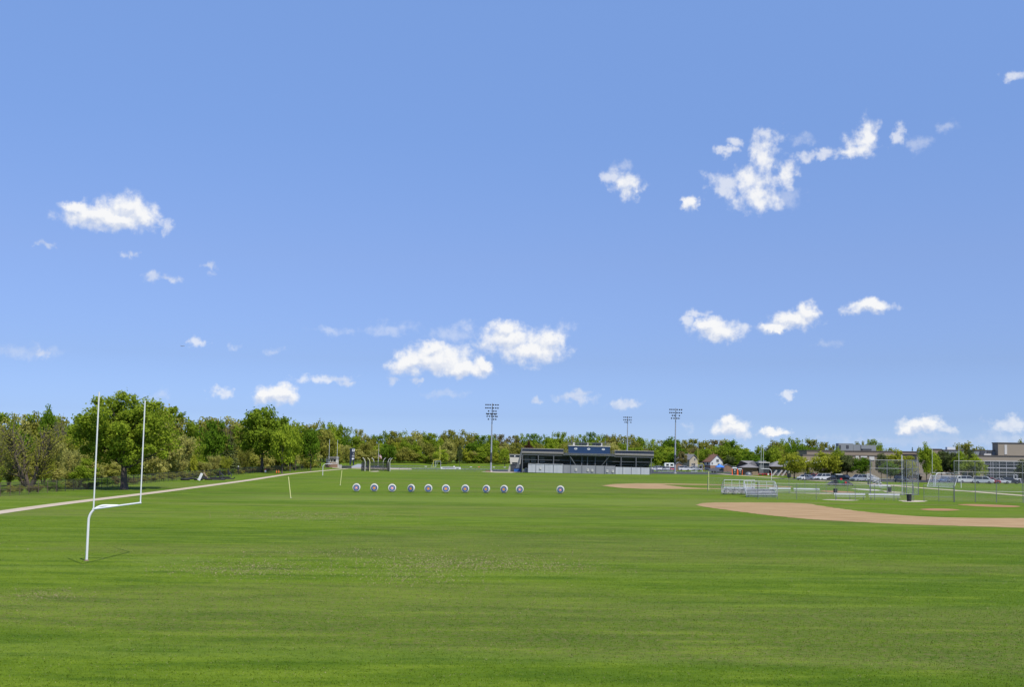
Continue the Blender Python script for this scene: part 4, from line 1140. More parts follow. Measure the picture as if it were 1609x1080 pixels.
house('white two-storey house with gabled front, brown roof edge and brown ground floor', p, 7.2, 9, 3.0, 3.2, .38, whitewall, roofbrown, (.42, brickbrown), ((.0, 3.5, .75, 1.2), (.75, 3.5, .6, 1.2), (-2.6, 2.2, .7, .9)), door=.9)
p = P(1090, 505, .8)
house('tan house with a grey roof behind the yellow goalposts', p, 5.2, 9, 3.9, 2.3, .55, tan, roofgrey, None, ((.6, 4.0, .8, 1.0), (-.9, 1.6, .9, .9)), door=.3)
p = P(1180, 540, 1.8)
house('pale grey house high between the trees left of the white goalpost', p, 6.0, 7, 2.6, 1.3, .25, whitewall, roofgrey, None, ((-1.2, 1.6, 1.5, 1.0), (1.3, 1.6, 1.2, 1.0)))
p = P(519.5, 428)
t = thing('small_building', 'small cream building with dark windows and a grey roof, behind the white edge-on goalpost', 'building', p)
u = M(428)
MB().span(-7.5 * u, 8.5 * u, 0, 6, 0, 14.5 * u).build('wall', cream, t)
for a, b in ((-4, -.5), (.5, 3), (4, 8)): MB().span(a * u, b * u, -.06, -.01, 9 * u, 13 * u).build('window', glassdark, t)
MB().prism([(-9 * u, 14.6 * u), (9.5 * u, 14.6 * u), (8 * u, 16.6 * u), (-7 * u, 16.6 * u)], -.4, 6.4).build('roof', roofgrey, t)
MB().span(-7.8 * u, 11.5 * u, -1.2, -1.0, 0, 7.2 * u).build('board_fence', brickbrown, t)

def hut(label, px, Y, w, d, h, hr, wallm, roofm, base=0.0, rz=0.0):
    t = thing('hut', label, 'hut', P(px, Y, base), rz)
    MB().span(-w / 2, w / 2, 0, d, -.1, h).prism([(-w / 2, h), (w / 2, h), (0, h + hr)], 0, d).build('wall', wallm, t)
    r = MB()
    for s in (-1, 1): r.prism([(0, h + hr + .02), (0, h + hr + .14), (s * (w / 2 + .25), h + .02), (s * (w / 2 + .25), h - .1)], -.2, d + .2)
    r.build('roof', roofm, t)
    MB().span(-.4, .4, -.06, -.01, 0, min(1.9, h * .9)).build('door', wallm, t)
hut('brown hut beside the foot of the right light pole', 1067, 440, 3.0, 3, 2.3, .9, brickbrown, roofgrey, .4)
hut('brown brick hut left of the portable toilets', 1143.5, 420, 3.2, 3, 2.0, .8, brickbrown, roofgrey, .4)

# concession building with two grey hipped wings
cb = thing('concession_building', 'low building with two grey hipped roofs and a flat dark middle, behind the white goalpost', 'building', P(1200, 372))
u = M(372)
def hip(name, x0, x1, y0, y1, z0, z1, inset, parent, m):
    vs = [(x0, y0, z0), (x1, y0, z0), (x1, y1, z0), (x0, y1, z0), (x0 + inset, (y0 + y1) / 2, z1), (x1 - inset, (y0 + y1) / 2, z1)]
    MB().add(vs, [(0, 1, 5, 4), (1, 2, 5), (2, 3, 4, 5), (3, 0, 4), (3, 2, 1, 0)]).build(name, m, parent)
MB().span(-30 * u, -9 * u, .8, 9, 0, 11.5 * u).build('left_wing_wall', brickbrown, cb)
hip('left_wing_roof', -35 * u, -7.6 * u, -.4, 10, 11.6 * u, 22 * u, 24 * u, cb, roofgrey)
MB().span(13 * u, 42 * u, .8, 9, 0, 13.5 * u).build('right_wing_wall', brickbrown, cb)
hip('right_wing_roof', 9.5 * u, 44 * u, -.4, 10, 13.6 * u, 22 * u, 16 * u, cb, roofgrey)
MB().span(-7.4 * u, 9 * u, .3, 8, 0, 19 * u).build('middle_block', darksteel, cb)
MB().span(-7.0 * u, -.2 * u, .18, .28, .2, 17 * u).build('door', midsteel, cb)
for k in range(3): MB().span((1 + k * 2.6) * u, (3.2 + k * 2.6) * u, .18, .28, .2, 15 * u).build('door', darksteel, cb)
MB().span(-8 * u, 9.6 * u, -.2, 8.4, 19.05 * u, 20.4 * u).build('flat_roof', offwhite, cb)
for a in (-3, 4): MB().span((a - 2) * u, (a + 2) * u, 2, 4, 20.5 * u, 22.6 * u).build('roof_unit', galv, cb)
MB().span(16 * u, 27 * u, .7, .78, .3, 9 * u).build('shutter', midsteel, cb)
# things in front of it
p = P(1201.5, 362); t = thing('red_bench_row', 'long low red bench row in front of the dark doors', 'bench', p)
MB().span(-2.3, 2.3, -.35, .35, .62, .74).build('top', redp, t)
for x in (-2.1, -.7, .7, 2.1): MB().span(x - .09, x + .09, -.3, .3, 0, .62).build('leg', redp, t)
MB().span(-2.2, 2.2, .3, .4, .1, .3).build('stretcher', redp, t); MB().span(.9, 1.4, -.4, -.36, .2, .75).build('notice', white, t)
p = P(1186, 361); t = thing('lumber_stack', 'stack of tan planks left of the red bench row', 'planks', p)
rg = random.Random(5)
for k in range(5):
    MB().span(-1.0 + rg.uniform(-.2, .2), 1.0 + rg.uniform(-.2, .2), -.5, .5, .1 + k * .25, .3 + k * .25).build('plank_layer', wood, t)
p = P(1176, 360); t = thing('covered_pile', 'pile under a grey sheet left of the tan planks', 'pile', p)
MB().lathe([(1.15, 0), (1.1, .5), (.8, .95), (.35, 1.15), (0, 1.2)], 9).build('sheet', galv, t, True); MB().span(-1.2, 1.3, -.6, .6, 0, .25).build('pallet', wood, t)
for k, (px, lab) in enumerate([(1217, 'leftmost of three grey slabs leaning before the right wing of the concession building'), (1225.5, 'middle one of three grey slabs leaning before the concession building'), (1232.5, 'rightmost grey slab leaning before the concession building, by the utility pole')]):
    t = thing('leaning_slab', lab, 'slab', P(px, 361), 0, 'grey slabs leaning before the concession building')
    MB().prism([(-1.0, 0), (-.55, 0), (.85, 1.7), (.6, 1.95)], -.5, .5).build('slab_body', concrete, t); MB().span(.2, .4, .0, .2, 0, 1.2).build('prop', midsteel, t)
# utility pole and its little sign
p = P(1239.5, 318); hu = ZH(p, 711)
t = thing('utility_pole', 'dark wooden utility pole with a small pale sign, left of the parked cars', 'pole', p); t.rotation_euler = (0, LEAN, 0)
MB().tube([(0, 0, -.2), (0, 0, hu)], [.17, .11], 8).build('pole', bark, t, True)
MB().span(-.3, .4, -.24, -.19, 1.5, 2.3).build('sign_plate', offwhite, t); MB().span(-.5, .5, -.1, .0, hu - .9, hu - .75).build('crossarm', bark, t)
# portable toilets with orange edges
for px, Y, s, lab in ((1154, 366, 1.0, 'larger dark green portable toilet with orange side panels and white notices'), (1162.5, 369, .85, 'smaller dark green portable toilet with orange side panels, right of the larger one')):
    t = thing('portable_toilet', lab, 'portable toilet', P(px, Y), 0, 'portable toilets', (s,) * 3)
    MB().span(-.75, .75, -.6, .6, 0, 2.2).build('cabin', dkgreen, t)
    for q in (-1, 1): MB().prism([(q * .78, 2.15), (q * 1.0, 2.15), (q * .98, .0), (q * .68, 0)], -.68, -.61).build('side_panel', orange, t)
    MB().prism([(-.85, 2.21), (.85, 2.21), (.6, 2.6), (-.6, 2.6)], -.7, .7).build('roof', white, t)
    d_ = MB().span(-.5, .5, -.65, -.61, .1, 2.0).build('door', dkgreen, t)
    MB().span(-.26, .26, -.69, -.66, 1.4, 1.9).span(-.10, .12, -.69, -.66, .7, 1.0).build('notice', concrete, d_)

# ------------------------------------------------------------------ school
SY = 331.0
sc_ = thing('school_building', 'long tan brick school building with flat roofs and a big dark window grid', 'school', P(1440, SY))
SX = lambda px, yl=2.0: P(px, SY + yl).x - sc_.location.x
tanbrick = mat('tan_brick', (.235, .19, .138), .9, .07, .4, bump=.1)
tanbrick2 = mat('pale_tan_brick', (.265, .225, .17), .9, .06, .4, bump=.1)
greymetal = mat('grey_roof_panels', (.20, .215, .22), .6, .08, .4)
coping = mat('dark_coping', (.10, .085, .07), .7, .1, 1)
def block(name, px0, px1, y0, y1, py, m, z0=0.0, cap=True, Y=SY):
    h = ZH(P((px0 + min(px1, 1609)) / 2, Y + y0), py)
    o = MB().span(SX(px0, y0), SX(px1, y0), y0, y1, z0, h).build(name, m, sc_)
    if cap: MB().span(SX(px0, y0) - .15, SX(px1, y0) + .15, y0 - .15, y1 + .15, h + .005, h + .28).build('coping', coping, o)
    return o, h
wing, hw = block('wing_wall', 1268, 1440.5, 14, 26, 710, tanbrick)
block('wing_lower_wall', 1262, 1441, 8, 13.9, 717, tanbrick)
mainw, hm = block('main_wall', 1440.9, 1720, 2, 16, 716.8, tanbrick2)
tower, ht = block('tower_wall', 1569, 1720, 6, 10, 697.3, tanbrick2, z0=hm + .3)
MB().span(SX(1579, 6), SX(1583, 6), 5.9, 5.98, hm + .6, hm + 3.6).build('roof_door', offwhite, sc_)
block('penthouse', 1461, 1480, 8, 11, 707, tanbrick, z0=hm + .3)
block('penthouse', 1483, 1515, 8, 11, 708.5, greymetal, z0=hm + .3)
block('penthouse', 1489, 1502, 9, 10.5, 703, mat('white_roof_unit', (.55, .57, .58), .5, .05, .5), z0=hm + 1.5, cap=False)
block('penthouse', 1530, 1568, 8, 11, 709, greymetal, z0=hm + .3)
for px in (1544, 1555):
    MB().lathe([(.0, -.15), (.85, -.15), (.85, .15), (0, .15)], 16, axis='y', c=(SX(px, 8), 7.8, hm + 1.0)).span(SX(px, 8) - .8, SX(px, 8) + .8, 7.5, 7.9, hm + .3, hm + .5).build('roof_fan', darksteel, sc_)
MB().span(SX(1546, 7), SX(1557, 7), 6.5, 7.3, hm + .3, hm + .75).build('roof_unit', offwhite, sc_)
for a, b, py in ((1318, 1341, 697.2), (1341.3, 1352.5, 699), (1353.5, 1377, 700)):
    block('roof_unit', a, b, 18, 21, py, greymetal, z0=hw + .3, cap=False)
MB().span(SX(1330, 18), SX(1334, 18), 17.9, 17.98, hw + 1.0, hw + 2.0).span(SX(1319, 18), SX(1321.5, 18), 17.9, 17.98, hw + .6, hw + 2.0).build('roof_vent', darksteel, sc_)
MB().span(SX(1355, 15), SX(1369, 15), 14.5, 16.5, hw + .3, hw + .9).build('roof_unit', darksteel, sc_)
# front annex with its white fascia, white window panels
annex, ha = block('annex_wall', 1243, 1348, 3, 7.9, 728.5, tanbrick, cap=False)
MB().span(SX(1241, 3), SX(1350, 3), 2.3, 8, ha + .01, ha + .75).build('fascia', offwhite, annex)
for a, b, y0, y1 in ((1344.5, 1349.5, 717, 721.5), (1352.5, 1362.5, 716.5, 719.5), (1366, 1374, 718, 724), (1336, 1338.5, 717, 722)):
    q = P((a + b) / 2, SY + 8)
    MB().span(SX(a, 8), SX(b, 8), 7.85, 7.95, ZH(q, y1), ZH(q, y0)).build('window', offwhite, sc_)
# window wall: dark glass behind a pale grid
q = P(1580, SY + 2); z0, z1 = .5, ZH(q, 724.8)
win = MB().span(SX(1547), SX(1640), 1.90, 1.96, z0, z1).build('window_wall', glassdark, sc_)
midalu = mat('window_aluminium', (.36, .36, .36), .5, .05, 2)
fr = MB()
for px in (1547, 1556.5, 1560, 1570, 1581, 1593, 1604, 1614, 1625, 1636): fr.span(SX(px) - .06, SX(px) + .06, 1.72, 1.88, z0, z1)
for k in range(6):
    z = z0 + (z1 - z0) * (k + .02) / 5.05
    fr.span(SX(1547), SX(1640), 1.74, 1.87, z - (.15 if k == 3 else .05), z + (.15 if k == 3 else .05))
fr.build('window_frame', midalu, win)
for a in (1512, 1521): MB().span(SX(a), SX(a + 8), 1.92, 1.98, .1, 2.6).build('door_opening', glassdark, sc_)
MB().span(SX(1428, 8), SX(1440, 8), 7.6, 7.7, 3.6, 5.4).build('window', glassdark, sc_)
sh = thing('shelter', 'low brown roofed shelter with a dark opening, seen beside the backstop wing', 'shelter', P(1436, 318))
u = M(318)
MB().span(-22 * u, 4 * u, 0, 5, 0, 8.5 * u).build('wall', brickbrown, sh); MB().span(4.2 * u, 12 * u, 1, 5, 0, 8.5 * u).build('opening', glassdark, sh)  # opening is a solid block, its dark colour stands for the shade inside
MB().prism([(-24 * u, 8.6 * u), (15 * u, 8.6 * u), (6 * u, 11.5 * u), (-20 * u, 11.5 * u)], -.6, 5.5).build('roof', roofgrey, sh)
MB().span(12.5 * u, 20 * u, .3, 4, 0, 6 * u).build('side_wall', tanbrick2, sh)

# ------------------------------------------------------------------ cars
def carpaint(nm, col, met=.3): return mat('car_paint_' + nm, col, .28, .04, 1, metal=met, spec=.5)
PAINT = {'white': carpaint('white', (.47, .48, .49), 0), 'silver': carpaint('silver', (.30, .315, .335)), 'red': carpaint('red', (.34, .02, .03)), 'dark': carpaint('dark', (.028, .030, .035)),
         'grey': carpaint('grey', (.16, .17, .18)), 'blue': carpaint('blue', (.05, .10, .22)), 'black': carpaint('black', (.012, .012, .014))}
lampm = mat('headlamp', (.75, .76, .76), .2, .05, 2); taill = mat('tail_lamp', (.35, .02, .02), .3, .05, 2)
SHAPES = {  # side outlines: lower body (x, z), greenhouse (x, z)
 'suv': ([(-2.25, .30), (2.25, .30), (2.32, .62), (2.25, .92), (1.15, 1.05), (-2.2, 1.08), (-2.3, .7)], [(-2.15, 1.08), (1.05, 1.06), (.35, 1.66), (-1.85, 1.68)], 1.86),
 'hatch': ([(-2.0, .28), (2.05, .28), (2.12, .6), (2.0, .84), (1.0, .96), (-1.95, .98), (-2.05, .65)], [(-1.95, .98), (.95, .96), (.15, 1.48), (-1.45, 1.50)], 1.76),
 'sedan': ([(-2.3, .28), (2.3, .28), (2.36, .58), (2.2, .80), (1.1, .92), (-1.6, .95), (-2.32, .90), (-2.38, .6)], [(-1.65, .95), (1.05, .92), (.25, 1.40), (-.95, 1.42)], 1.80),
 'van': ([(-2.4, .30), (2.4, .30), (2.48, .7), (2.3, 1.05), (1.7, 1.12), (-2.4, 1.14), (-2.45, .7)], [(-2.4, 1.14), (1.65, 1.12), (.8, 1.82), (-2.25, 1.85)], 1.95)}
def car(label, kind, color, loc, rz, group):
    low, gh, w = SHAPES[kind]
    t = thing('parked_car', label, 'car', loc, rz, group)
    mb = MB(); n = len(low)
    for sgn in (0, 1): pass
    rows = [(-w / 2 + .06, .97), (-w / 2, 1.0), (w / 2, 1.0), (w / 2 - .06, .97)]
    zc = .65
    vs = []
    for yy, k in ((-w / 2, 1), (w / 2, 1)):
        vs += [(x, yy * (.95 if z > .8 else 1), z) for x, z in low]
    mb.add(vs, [tuple(range(n))[::-1], tuple(range(n, 2 * n))] + [(i, (i + 1) % n, n + (i + 1) % n, n + i) for i in range(n)])
    k = len(gh); wg = w * .80
    roof = [(gh[2][0] + .06, gh[2][1] + .005), (gh[3][0] - .03, gh[3][1] + .005)]
    mb.span(roof[1][0], roof[0][0], -wg / 2 * .97, wg / 2 * .97, gh[3][1] - .03, gh[3][1] + .045)
    for x0, z0, x1, z1 in ((gh[0][0], gh[0][1], gh[3][0], gh[3][1]), (gh[1][0], gh[1][1], gh[2][0], gh[2][1]), (-.25, gh[0][1], -.25, gh[3][1])):
        for s in (-1, 1): mb.tube([(x0, s * w / 2 * .93, z0), (x1, s * wg / 2 * .98, z1)], .05, 5)
    o = mb.build('body', PAINT[color], t)
    bv = o.modifiers.new('bevel', 'BEVEL'); bv.width = .05; bv.segments = 2; bv.limit_method = 'ANGLE'
    vs = [(x, s * (w / 2 * .92 if z < gh[2][1] - .2 else wg / 2 * .96), z) for s in (-1, 1) for x, z in gh]
    MB().add(vs, [tuple(range(k))[::-1], tuple(range(k, 2 * k))] + [(i, (i + 1) % k, k + (i + 1) % k, k + i) for i in range(k)]).build('windows', glassdark, t)
    for x in (-1.35, 1.4):
        for s in (-1, 1):
            wh = MB().lathe([(0, -.11), (.24, -.11), (.33, -.10), (.34, 0), (.33, .10), (.24, .11), (0, .11)], 18, axis='y').build('wheel', rubber, t, True)
            wh.location = (x, s * (w / 2 - .08), .34)
            MB().lathe([(0, 0), (.2, 0), (.2, .02), (0, .03)], 12, axis='y', c=(0, .105 if s > 0 else -.135, 0)).build('rim', galv, wh)
    xf = low[2][0] - .05; xr = low[-1][0] + .03
    for s in (-1, 1):
        MB().box((xf, s * w * .36, .70), (.16, .32, .15)).build('headlight', lampm, t)
        MB().box((xr, s * w * .40, .82), (.12, .2, .28)).build('tail_light', taill, t)
    MB().span(xf - .02, xf + .10, -w * .3, w * .3, .34, .5).build('grille', blackp, t)
    return t
LOT = 'cars parked before the school'
F = -math.pi / 2
CARS = [('hatch', 'white', 1263, 755.0, F - .9, 'white car seen three-quarter, leftmost of the row before the school'),
        ('hatch', 'silver', 1270.5, 755.2, F + .75, 'silver car tucked between the leftmost white car and the red car'),
        ('suv', 'red', 1280, 755.0, F - .75, 'red car parked between silver and white cars under the yellow-green maples'),
        ('van', 'white', 1292.5, 755.4, F - .95, 'white van-like car right of the red car, a tree trunk in front of it'),
        ('sedan', 'dark', 1305, 755.4, F - .9, 'dark low car left of the mower'),
        ('suv', 'black', 1328, 756.2, F + .5, 'black car half hidden behind the mower'),
        ('van', 'silver', 1350, 757.0, F - 1.1, 'silver car under the round green tree left of the backstop'),
        ('suv', 'white', 1366, 757.2, F + .8, 'white car behind the side-on bleacher'),
        ('suv', 'dark', 1416, 758.3, F + .2, 'dark car seen through the backstop'),
        ('hatch', 'blue', 1484, 758.8, F - .8, 'blue-grey car seen through the soccer goal'),
        ('sedan', 'dark', 1499, 759.0, F - 1.2, 'dark car hidden partly by the goalpost'),
        ('van', 'white', 1519, 759.5, -.15, 'white car seen from the side under the bright green tree'),
        ('van', 'white', 1546, 760.5, F + 1.0, 'white van at the left end of the window wall'),
        ('hatch', 'red', 1559, 760.5, F + 1.2, 'red car right of the white van'),
        ('sedan', 'white', 1573, 760.6, F + 1.25, 'white low car below the middle of the window wall'),
        ('suv', 'dark', 1588, 760.8, F + 1.3, 'dark car behind the white square frames')]
for kd, c, px, py, rz, lab in CARS:
    car(lab, kd, c, G(px, py), rz, LOT)
for px, Y, c, rz in ((1275, 322, 'grey', .4), (1309, 324, 'dark', 2.8)):
    car('grey car in the second row behind the white and red cars' if c == 'grey' else 'dark car in the second row behind the low dark car', 'suv', c, P(px, Y), rz, LOT)
FAR = 'cars parked beyond the stadium'
for i, (kd, c, px, Y, rz, lab) in enumerate([
        ('suv', 'white', 1028.5, 424, 2.9, 'white car directly right of the grandstand'), ('van', 'silver', 1035.5, 424, F, 'silver car, second beyond the white bench rows'),
        ('suv', 'grey', 1042.5, 425, F + .2, 'grey car in the middle of the row beyond the white bench rows'), ('suv', 'white', 1049, 425, F - .2, 'white car left of the red one beyond the bench rows'),
        ('hatch', 'red', 1056, 425, F, 'small red car left of the right light pole'), ('van', 'white', 1075, 432, 0.1, 'white car right of the right light pole, first of its row'),
        ('sedan', 'white', 1084.5, 434, .1, 'white low car left of the yellow uprights'), ('suv', 'silver', 1093, 436, .1, 'silver car behind the yellow uprights'),
        ('sedan', 'dark', 1112, 437, .1, 'dark car in front of the white gabled house'), ('van', 'silver', 1160, 452, 0, 'silver car above the smaller portable toilet'),
        ('suv', 'white', 1152, 455, .3, 'white car behind the larger portable toilet'), ('suv', 'dark', 1167.5, 448, 1.2, 'dark car right of the smaller portable toilet')]):
    car(lab, kd, c, P(px, Y, .35), rz, FAR)
t = thing('camper_trailer', 'white camper trailer behind the far row of cars', 'trailer', P(1051.5, 455, .6))
MB().prism([(-2.0, .5), (2.1, .5), (2.2, 2.3), (1.6, 2.7), (-1.8, 2.7), (-2.1, 2.2)], -1, 1).build('body', white, t)
MB().span(-1.4, -.3, -1.05, -1.005, 1.5, 2.2).span(.4, 1.5, -1.05, -1.005, 1.5, 2.2).build('window', glassdark, t)
for s in (-.5, .5): MB().lathe([(0, -.1), (.35, -.1), (.35, .1), (0, .1)], 14, axis='y', c=(s, -.95, .35)).build('wheel', rubber, t)
t = thing('cargo_trailer', 'grey mesh-sided trailer left of the blue canopy', 'trailer', P(1120.5, 405, .1))
MB().span(-2.2, 2.2, -.8, .8, .5, .62).prism([(-2.2, .62), (2.2, .62), (2.2, 2.1), (-1.4, 1.5), (-2.2, 1.4)], -.82, -.78).build('bed', galv, t)
for s in (-.5, .5): MB().lathe([(0, -.1), (.36, -.1), (.36, .1), (0, .1)], 14, axis='y', c=(s, -.95, .36)).build('wheel', rubber, t)
MB().tube([(2.2, 0, .55), (3.3, 0, .5)], .05, 6).build('tow_bar', darksteel, t)
t = thing('canopy_tent', 'blue canopy tent over a dark stand, right of the grey trailer', 'tent', P(1131, 412, .2))
MB().add([(-1.5, -1.5, 2.1), (1.5, -1.5, 2.1), (1.5, 1.5, 2.1), (-1.5, 1.5, 2.1), (0, 0, 3.1), (-1.5, -1.5, 1.85), (1.5, -1.5, 1.85), (1.5, 1.5, 1.85), (-1.5, 1.5, 1.85)],
         [(0, 1, 4), (1, 2, 4), (2, 3, 4), (3, 0, 4), (5, 6, 1, 0), (6, 7, 2, 1), (7, 8, 3, 2), (8, 5, 0, 3)]).build('canopy', mat('blue_canvas', (.04, .17, .55), .7, .1, 2), t)
for a in (-1.45, 1.45):
    for b in (-1.45, 1.45): MB().tube([(a, b, 0), (a, b, 2.1)], .04, 6).build('pole', galv, t)
MB().span(-1.2, 1.2, -.9, .9, 0, 1.2).build('stand', darksteel, t)
for k, (px, Y, w, lab) in enumerate([(1046, 402, 7.6, 'upper white bench row right of the grandstand'), (1044, 396, 6.6, 'middle white bench row right of the grandstand'), (1047, 390, 5.8, 'lower white bench row right of the grandstand')]):
    t = thing('bench_row', lab, 'bench', P(px, Y), -.05, 'white bench rows right of the grandstand')
    h = 1.35 - .42 * k
    MB().box((0, 0, h), (w, .3, .1), ry=.04 * (1 - k)).build('seat', alu, t); MB().box((0, .32, h - .3), (w, .3, .08), ry=.03).build('foot_board', alu, t)
    for q in range(4): MB().span(-w / 2 + .4 + q * (w - .8) / 3 - .05, -w / 2 + .4 + q * (w - .8) / 3 + .05, -.1, .4, 0, h).build('leg', galv, t)
t = thing('scoring_stand', 'small grey stand with a white board at the right end of the grandstand', 'stand', P(1023.5, 392))
MB().span(-.9, .9, 0, .8, 0, 1.2).build('stand_base', galv, t); MB().span(-.6, .5, -.1, -.02, 1.2, 2.0).build('board', offwhite, t)
t = thing('foul_pole', 'thin faded yellow foul pole left of the fence of the nearer diamond', 'pole', G(1113.5, 770))
MB().tube([(0, 0, -.1), (0, 0, 33 * M(194))], .06, 8).build('shaft', paleyellow, t, True)
MB().lathe([(0, 31 * M(194)), (.19, 31.5 * M(194)), (.19, 33 * M(194)), (0, 33.6 * M(194))], 10).build('cap', darksteel, t, True)

# ------------------------------------------------------------------ airliner, far away
r = ray(287, 544); q = CLOC + r * (9000 / r.y)
t = thing('airliner', 'tiny airliner high in the sky left of the centre', 'aeroplane', q, 0)
t.rotation_euler = (0, math.radians(3), math.pi)
MB().lathe([(0, -19), (.9, -17.5), (1.9, -14), (2.0, 0), (2.0, 10), (1.2, 16), (.3, 19.5)], 12, axis='x').build('fuselage', mat('aircraft_grey', (.25, .25, .26), .4, .05, .1), t, True)
for s in (-1, 1):
    MB().add([(-4, 0, -.8), (2.5, 0, -.8), (6.5, s * 17, 1.0), (4.8, s * 17, 1.0), (-4, 0, -.4), (2.5, 0, -.4), (6.5, s * 17, 1.15), (4.8, s * 17, 1.15)], [(0, 1, 2, 3), (4, 7, 6, 5), (0, 4, 5, 1), (1, 5, 6, 2), (2, 6, 7, 3), (3, 7, 4, 0)]).build('wing', mat('aircraft_grey', (0, 0, 0)), t)
    MB().lathe([(0, -2.6), (1.0, -2.4), (1.0, 1.2), (.4, 2)], 10, axis='x', c=(.0, s * 6, -1.6)).build('engine', darksteel, t, True)
MB().prism([(13.5, 1.4), (18, 1.2), (20, 7), (17.5, 7)], -.2, .2).build('tail_fin', mat('aircraft_grey', (0, 0, 0)), t)

# ------------------------------------------------------------------ trees
def leaf_mat(name, a, c, trans=.48):
    m = bpy.data.materials.new('leaf_' + name); m.use_nodes = True
    nt, L = m.node_tree, m.node_tree.links; nd = nt.nodes; nd.clear()
    at = nd.new('ShaderNodeAttribute'); at.attribute_name = 'tint'
    oi = nd.new('ShaderNodeObjectInfo')
    f = math_(nd, L, 'MULTIPLY_ADD', oi.outputs['Random'], .45, math_(nd, L, 'MULTIPLY', at.outputs['Fac'], .6), clamp=True)
    mx = nd.new('ShaderNodeMix'); mx.data_type = 'RGBA'; L.new(f, mx.inputs[0])
    mx.inputs[6].default_value = a + (1,); mx.inputs[7].default_value = c + (1,)
    d = nd.new('ShaderNodeBsdfDiffuse'); t = nd.new('ShaderNodeBsdfTranslucent')
    L.new(mx.outputs[2], d.inputs[0]); L.new(mx.outputs[2], t.inputs[0])
    s = nd.new('ShaderNodeMixShader'); s.inputs[0].default_value = trans
    L.new(d.outputs[0], s.inputs[1]); L.new(t.outputs[0], s.inputs[2])
    o = nd.new('ShaderNodeOutputMaterial'); L.new(s.outputs[0], o.inputs[0])
    return m
LEAF = {'green': leaf_mat('green', (0.147, 0.224, 0.018), (0.281, 0.351, 0.032)), 'fresh': leaf_mat('fresh', (0.205, 0.292, 0.020), (0.360, 0.429, 0.041)),
        'deep': leaf_mat('deep', (0.078, 0.157, 0.012), (0.168, 0.260, 0.022)), 'yellow': leaf_mat('yellow', (0.245, 0.280, 0.023), (0.390, 0.400, 0.046)),
        'olive': leaf_mat('olive', (0.195, 0.209, 0.033), (0.315, 0.305, 0.058)), 'pale': leaf_mat('pale', (0.297, 0.305, 0.072), (0.463, 0.426, 0.117)),
        'brown': leaf_mat('brown', (.165, .150, .050), (.250, .210, .080)), 'purple': leaf_mat('purple', (0.055, 0.028, 0.018), (0.102, 0.049, 0.029)),
        'pine': leaf_mat('pine', (0.055, 0.078, 0.023), (0.115, 0.136, 0.047), .12), 'twig': leaf_mat('twig', (.19, .165, .105), (.26, .235, .16), .1)}
WORD = {'green': 'mid-green', 'fresh': 'bright green', 'deep': 'deep green', 'yellow': 'yellow-green', 'olive': 'olive green', 'pale': 'pale grey-green', 'brown': 'brownish',
        'purple': 'dark purple', 'pine': 'dark', 'twig': 'bare grey-brown'}

def leaf_cloud(name, cen, nrm, size, tint, rng, aspect=.62):
    """one mesh of many small kite-shaped leaf faces"""
    n = len(cen)
    nrm = nrm / np.maximum(np.linalg.norm(nrm, axis=1, keepdims=True), 1e-6)
    r = rng.normal(size=(n, 3)); a = np.cross(nrm, r); a /= np.maximum(np.linalg.norm(a, axis=1, keepdims=True), 1e-6)
    b = np.cross(nrm, a)
    s = size[:, None]
    v = np.stack([cen - a * s, cen - b * s * aspect + a * s * .15, cen + a * s, cen + b * s * aspect + a * s * .15], 1).reshape(-1, 3)
    me = bpy.data.meshes.new(name)
    me.vertices.add(4 * n); me.vertices.foreach_set('co', v.astype(np.float32).ravel())
    me.loops.add(4 * n); me.loops.foreach_set('vertex_index', np.arange(4 * n, dtype=np.int32))
    me.polygons.add(n); me.polygons.foreach_set('loop_start', np.arange(0, 4 * n, 4, dtype=np.int32))
    at = me.attributes.new('tint', 'FLOAT', 'POINT'); at.data.foreach_set('value', np.repeat(tint, 4).astype(np.float32))
    me.update(calc_edges=True)
    return me
def unit(v): return v / np.maximum(np.linalg.norm(v, axis=-1, keepdims=True), 1e-9)

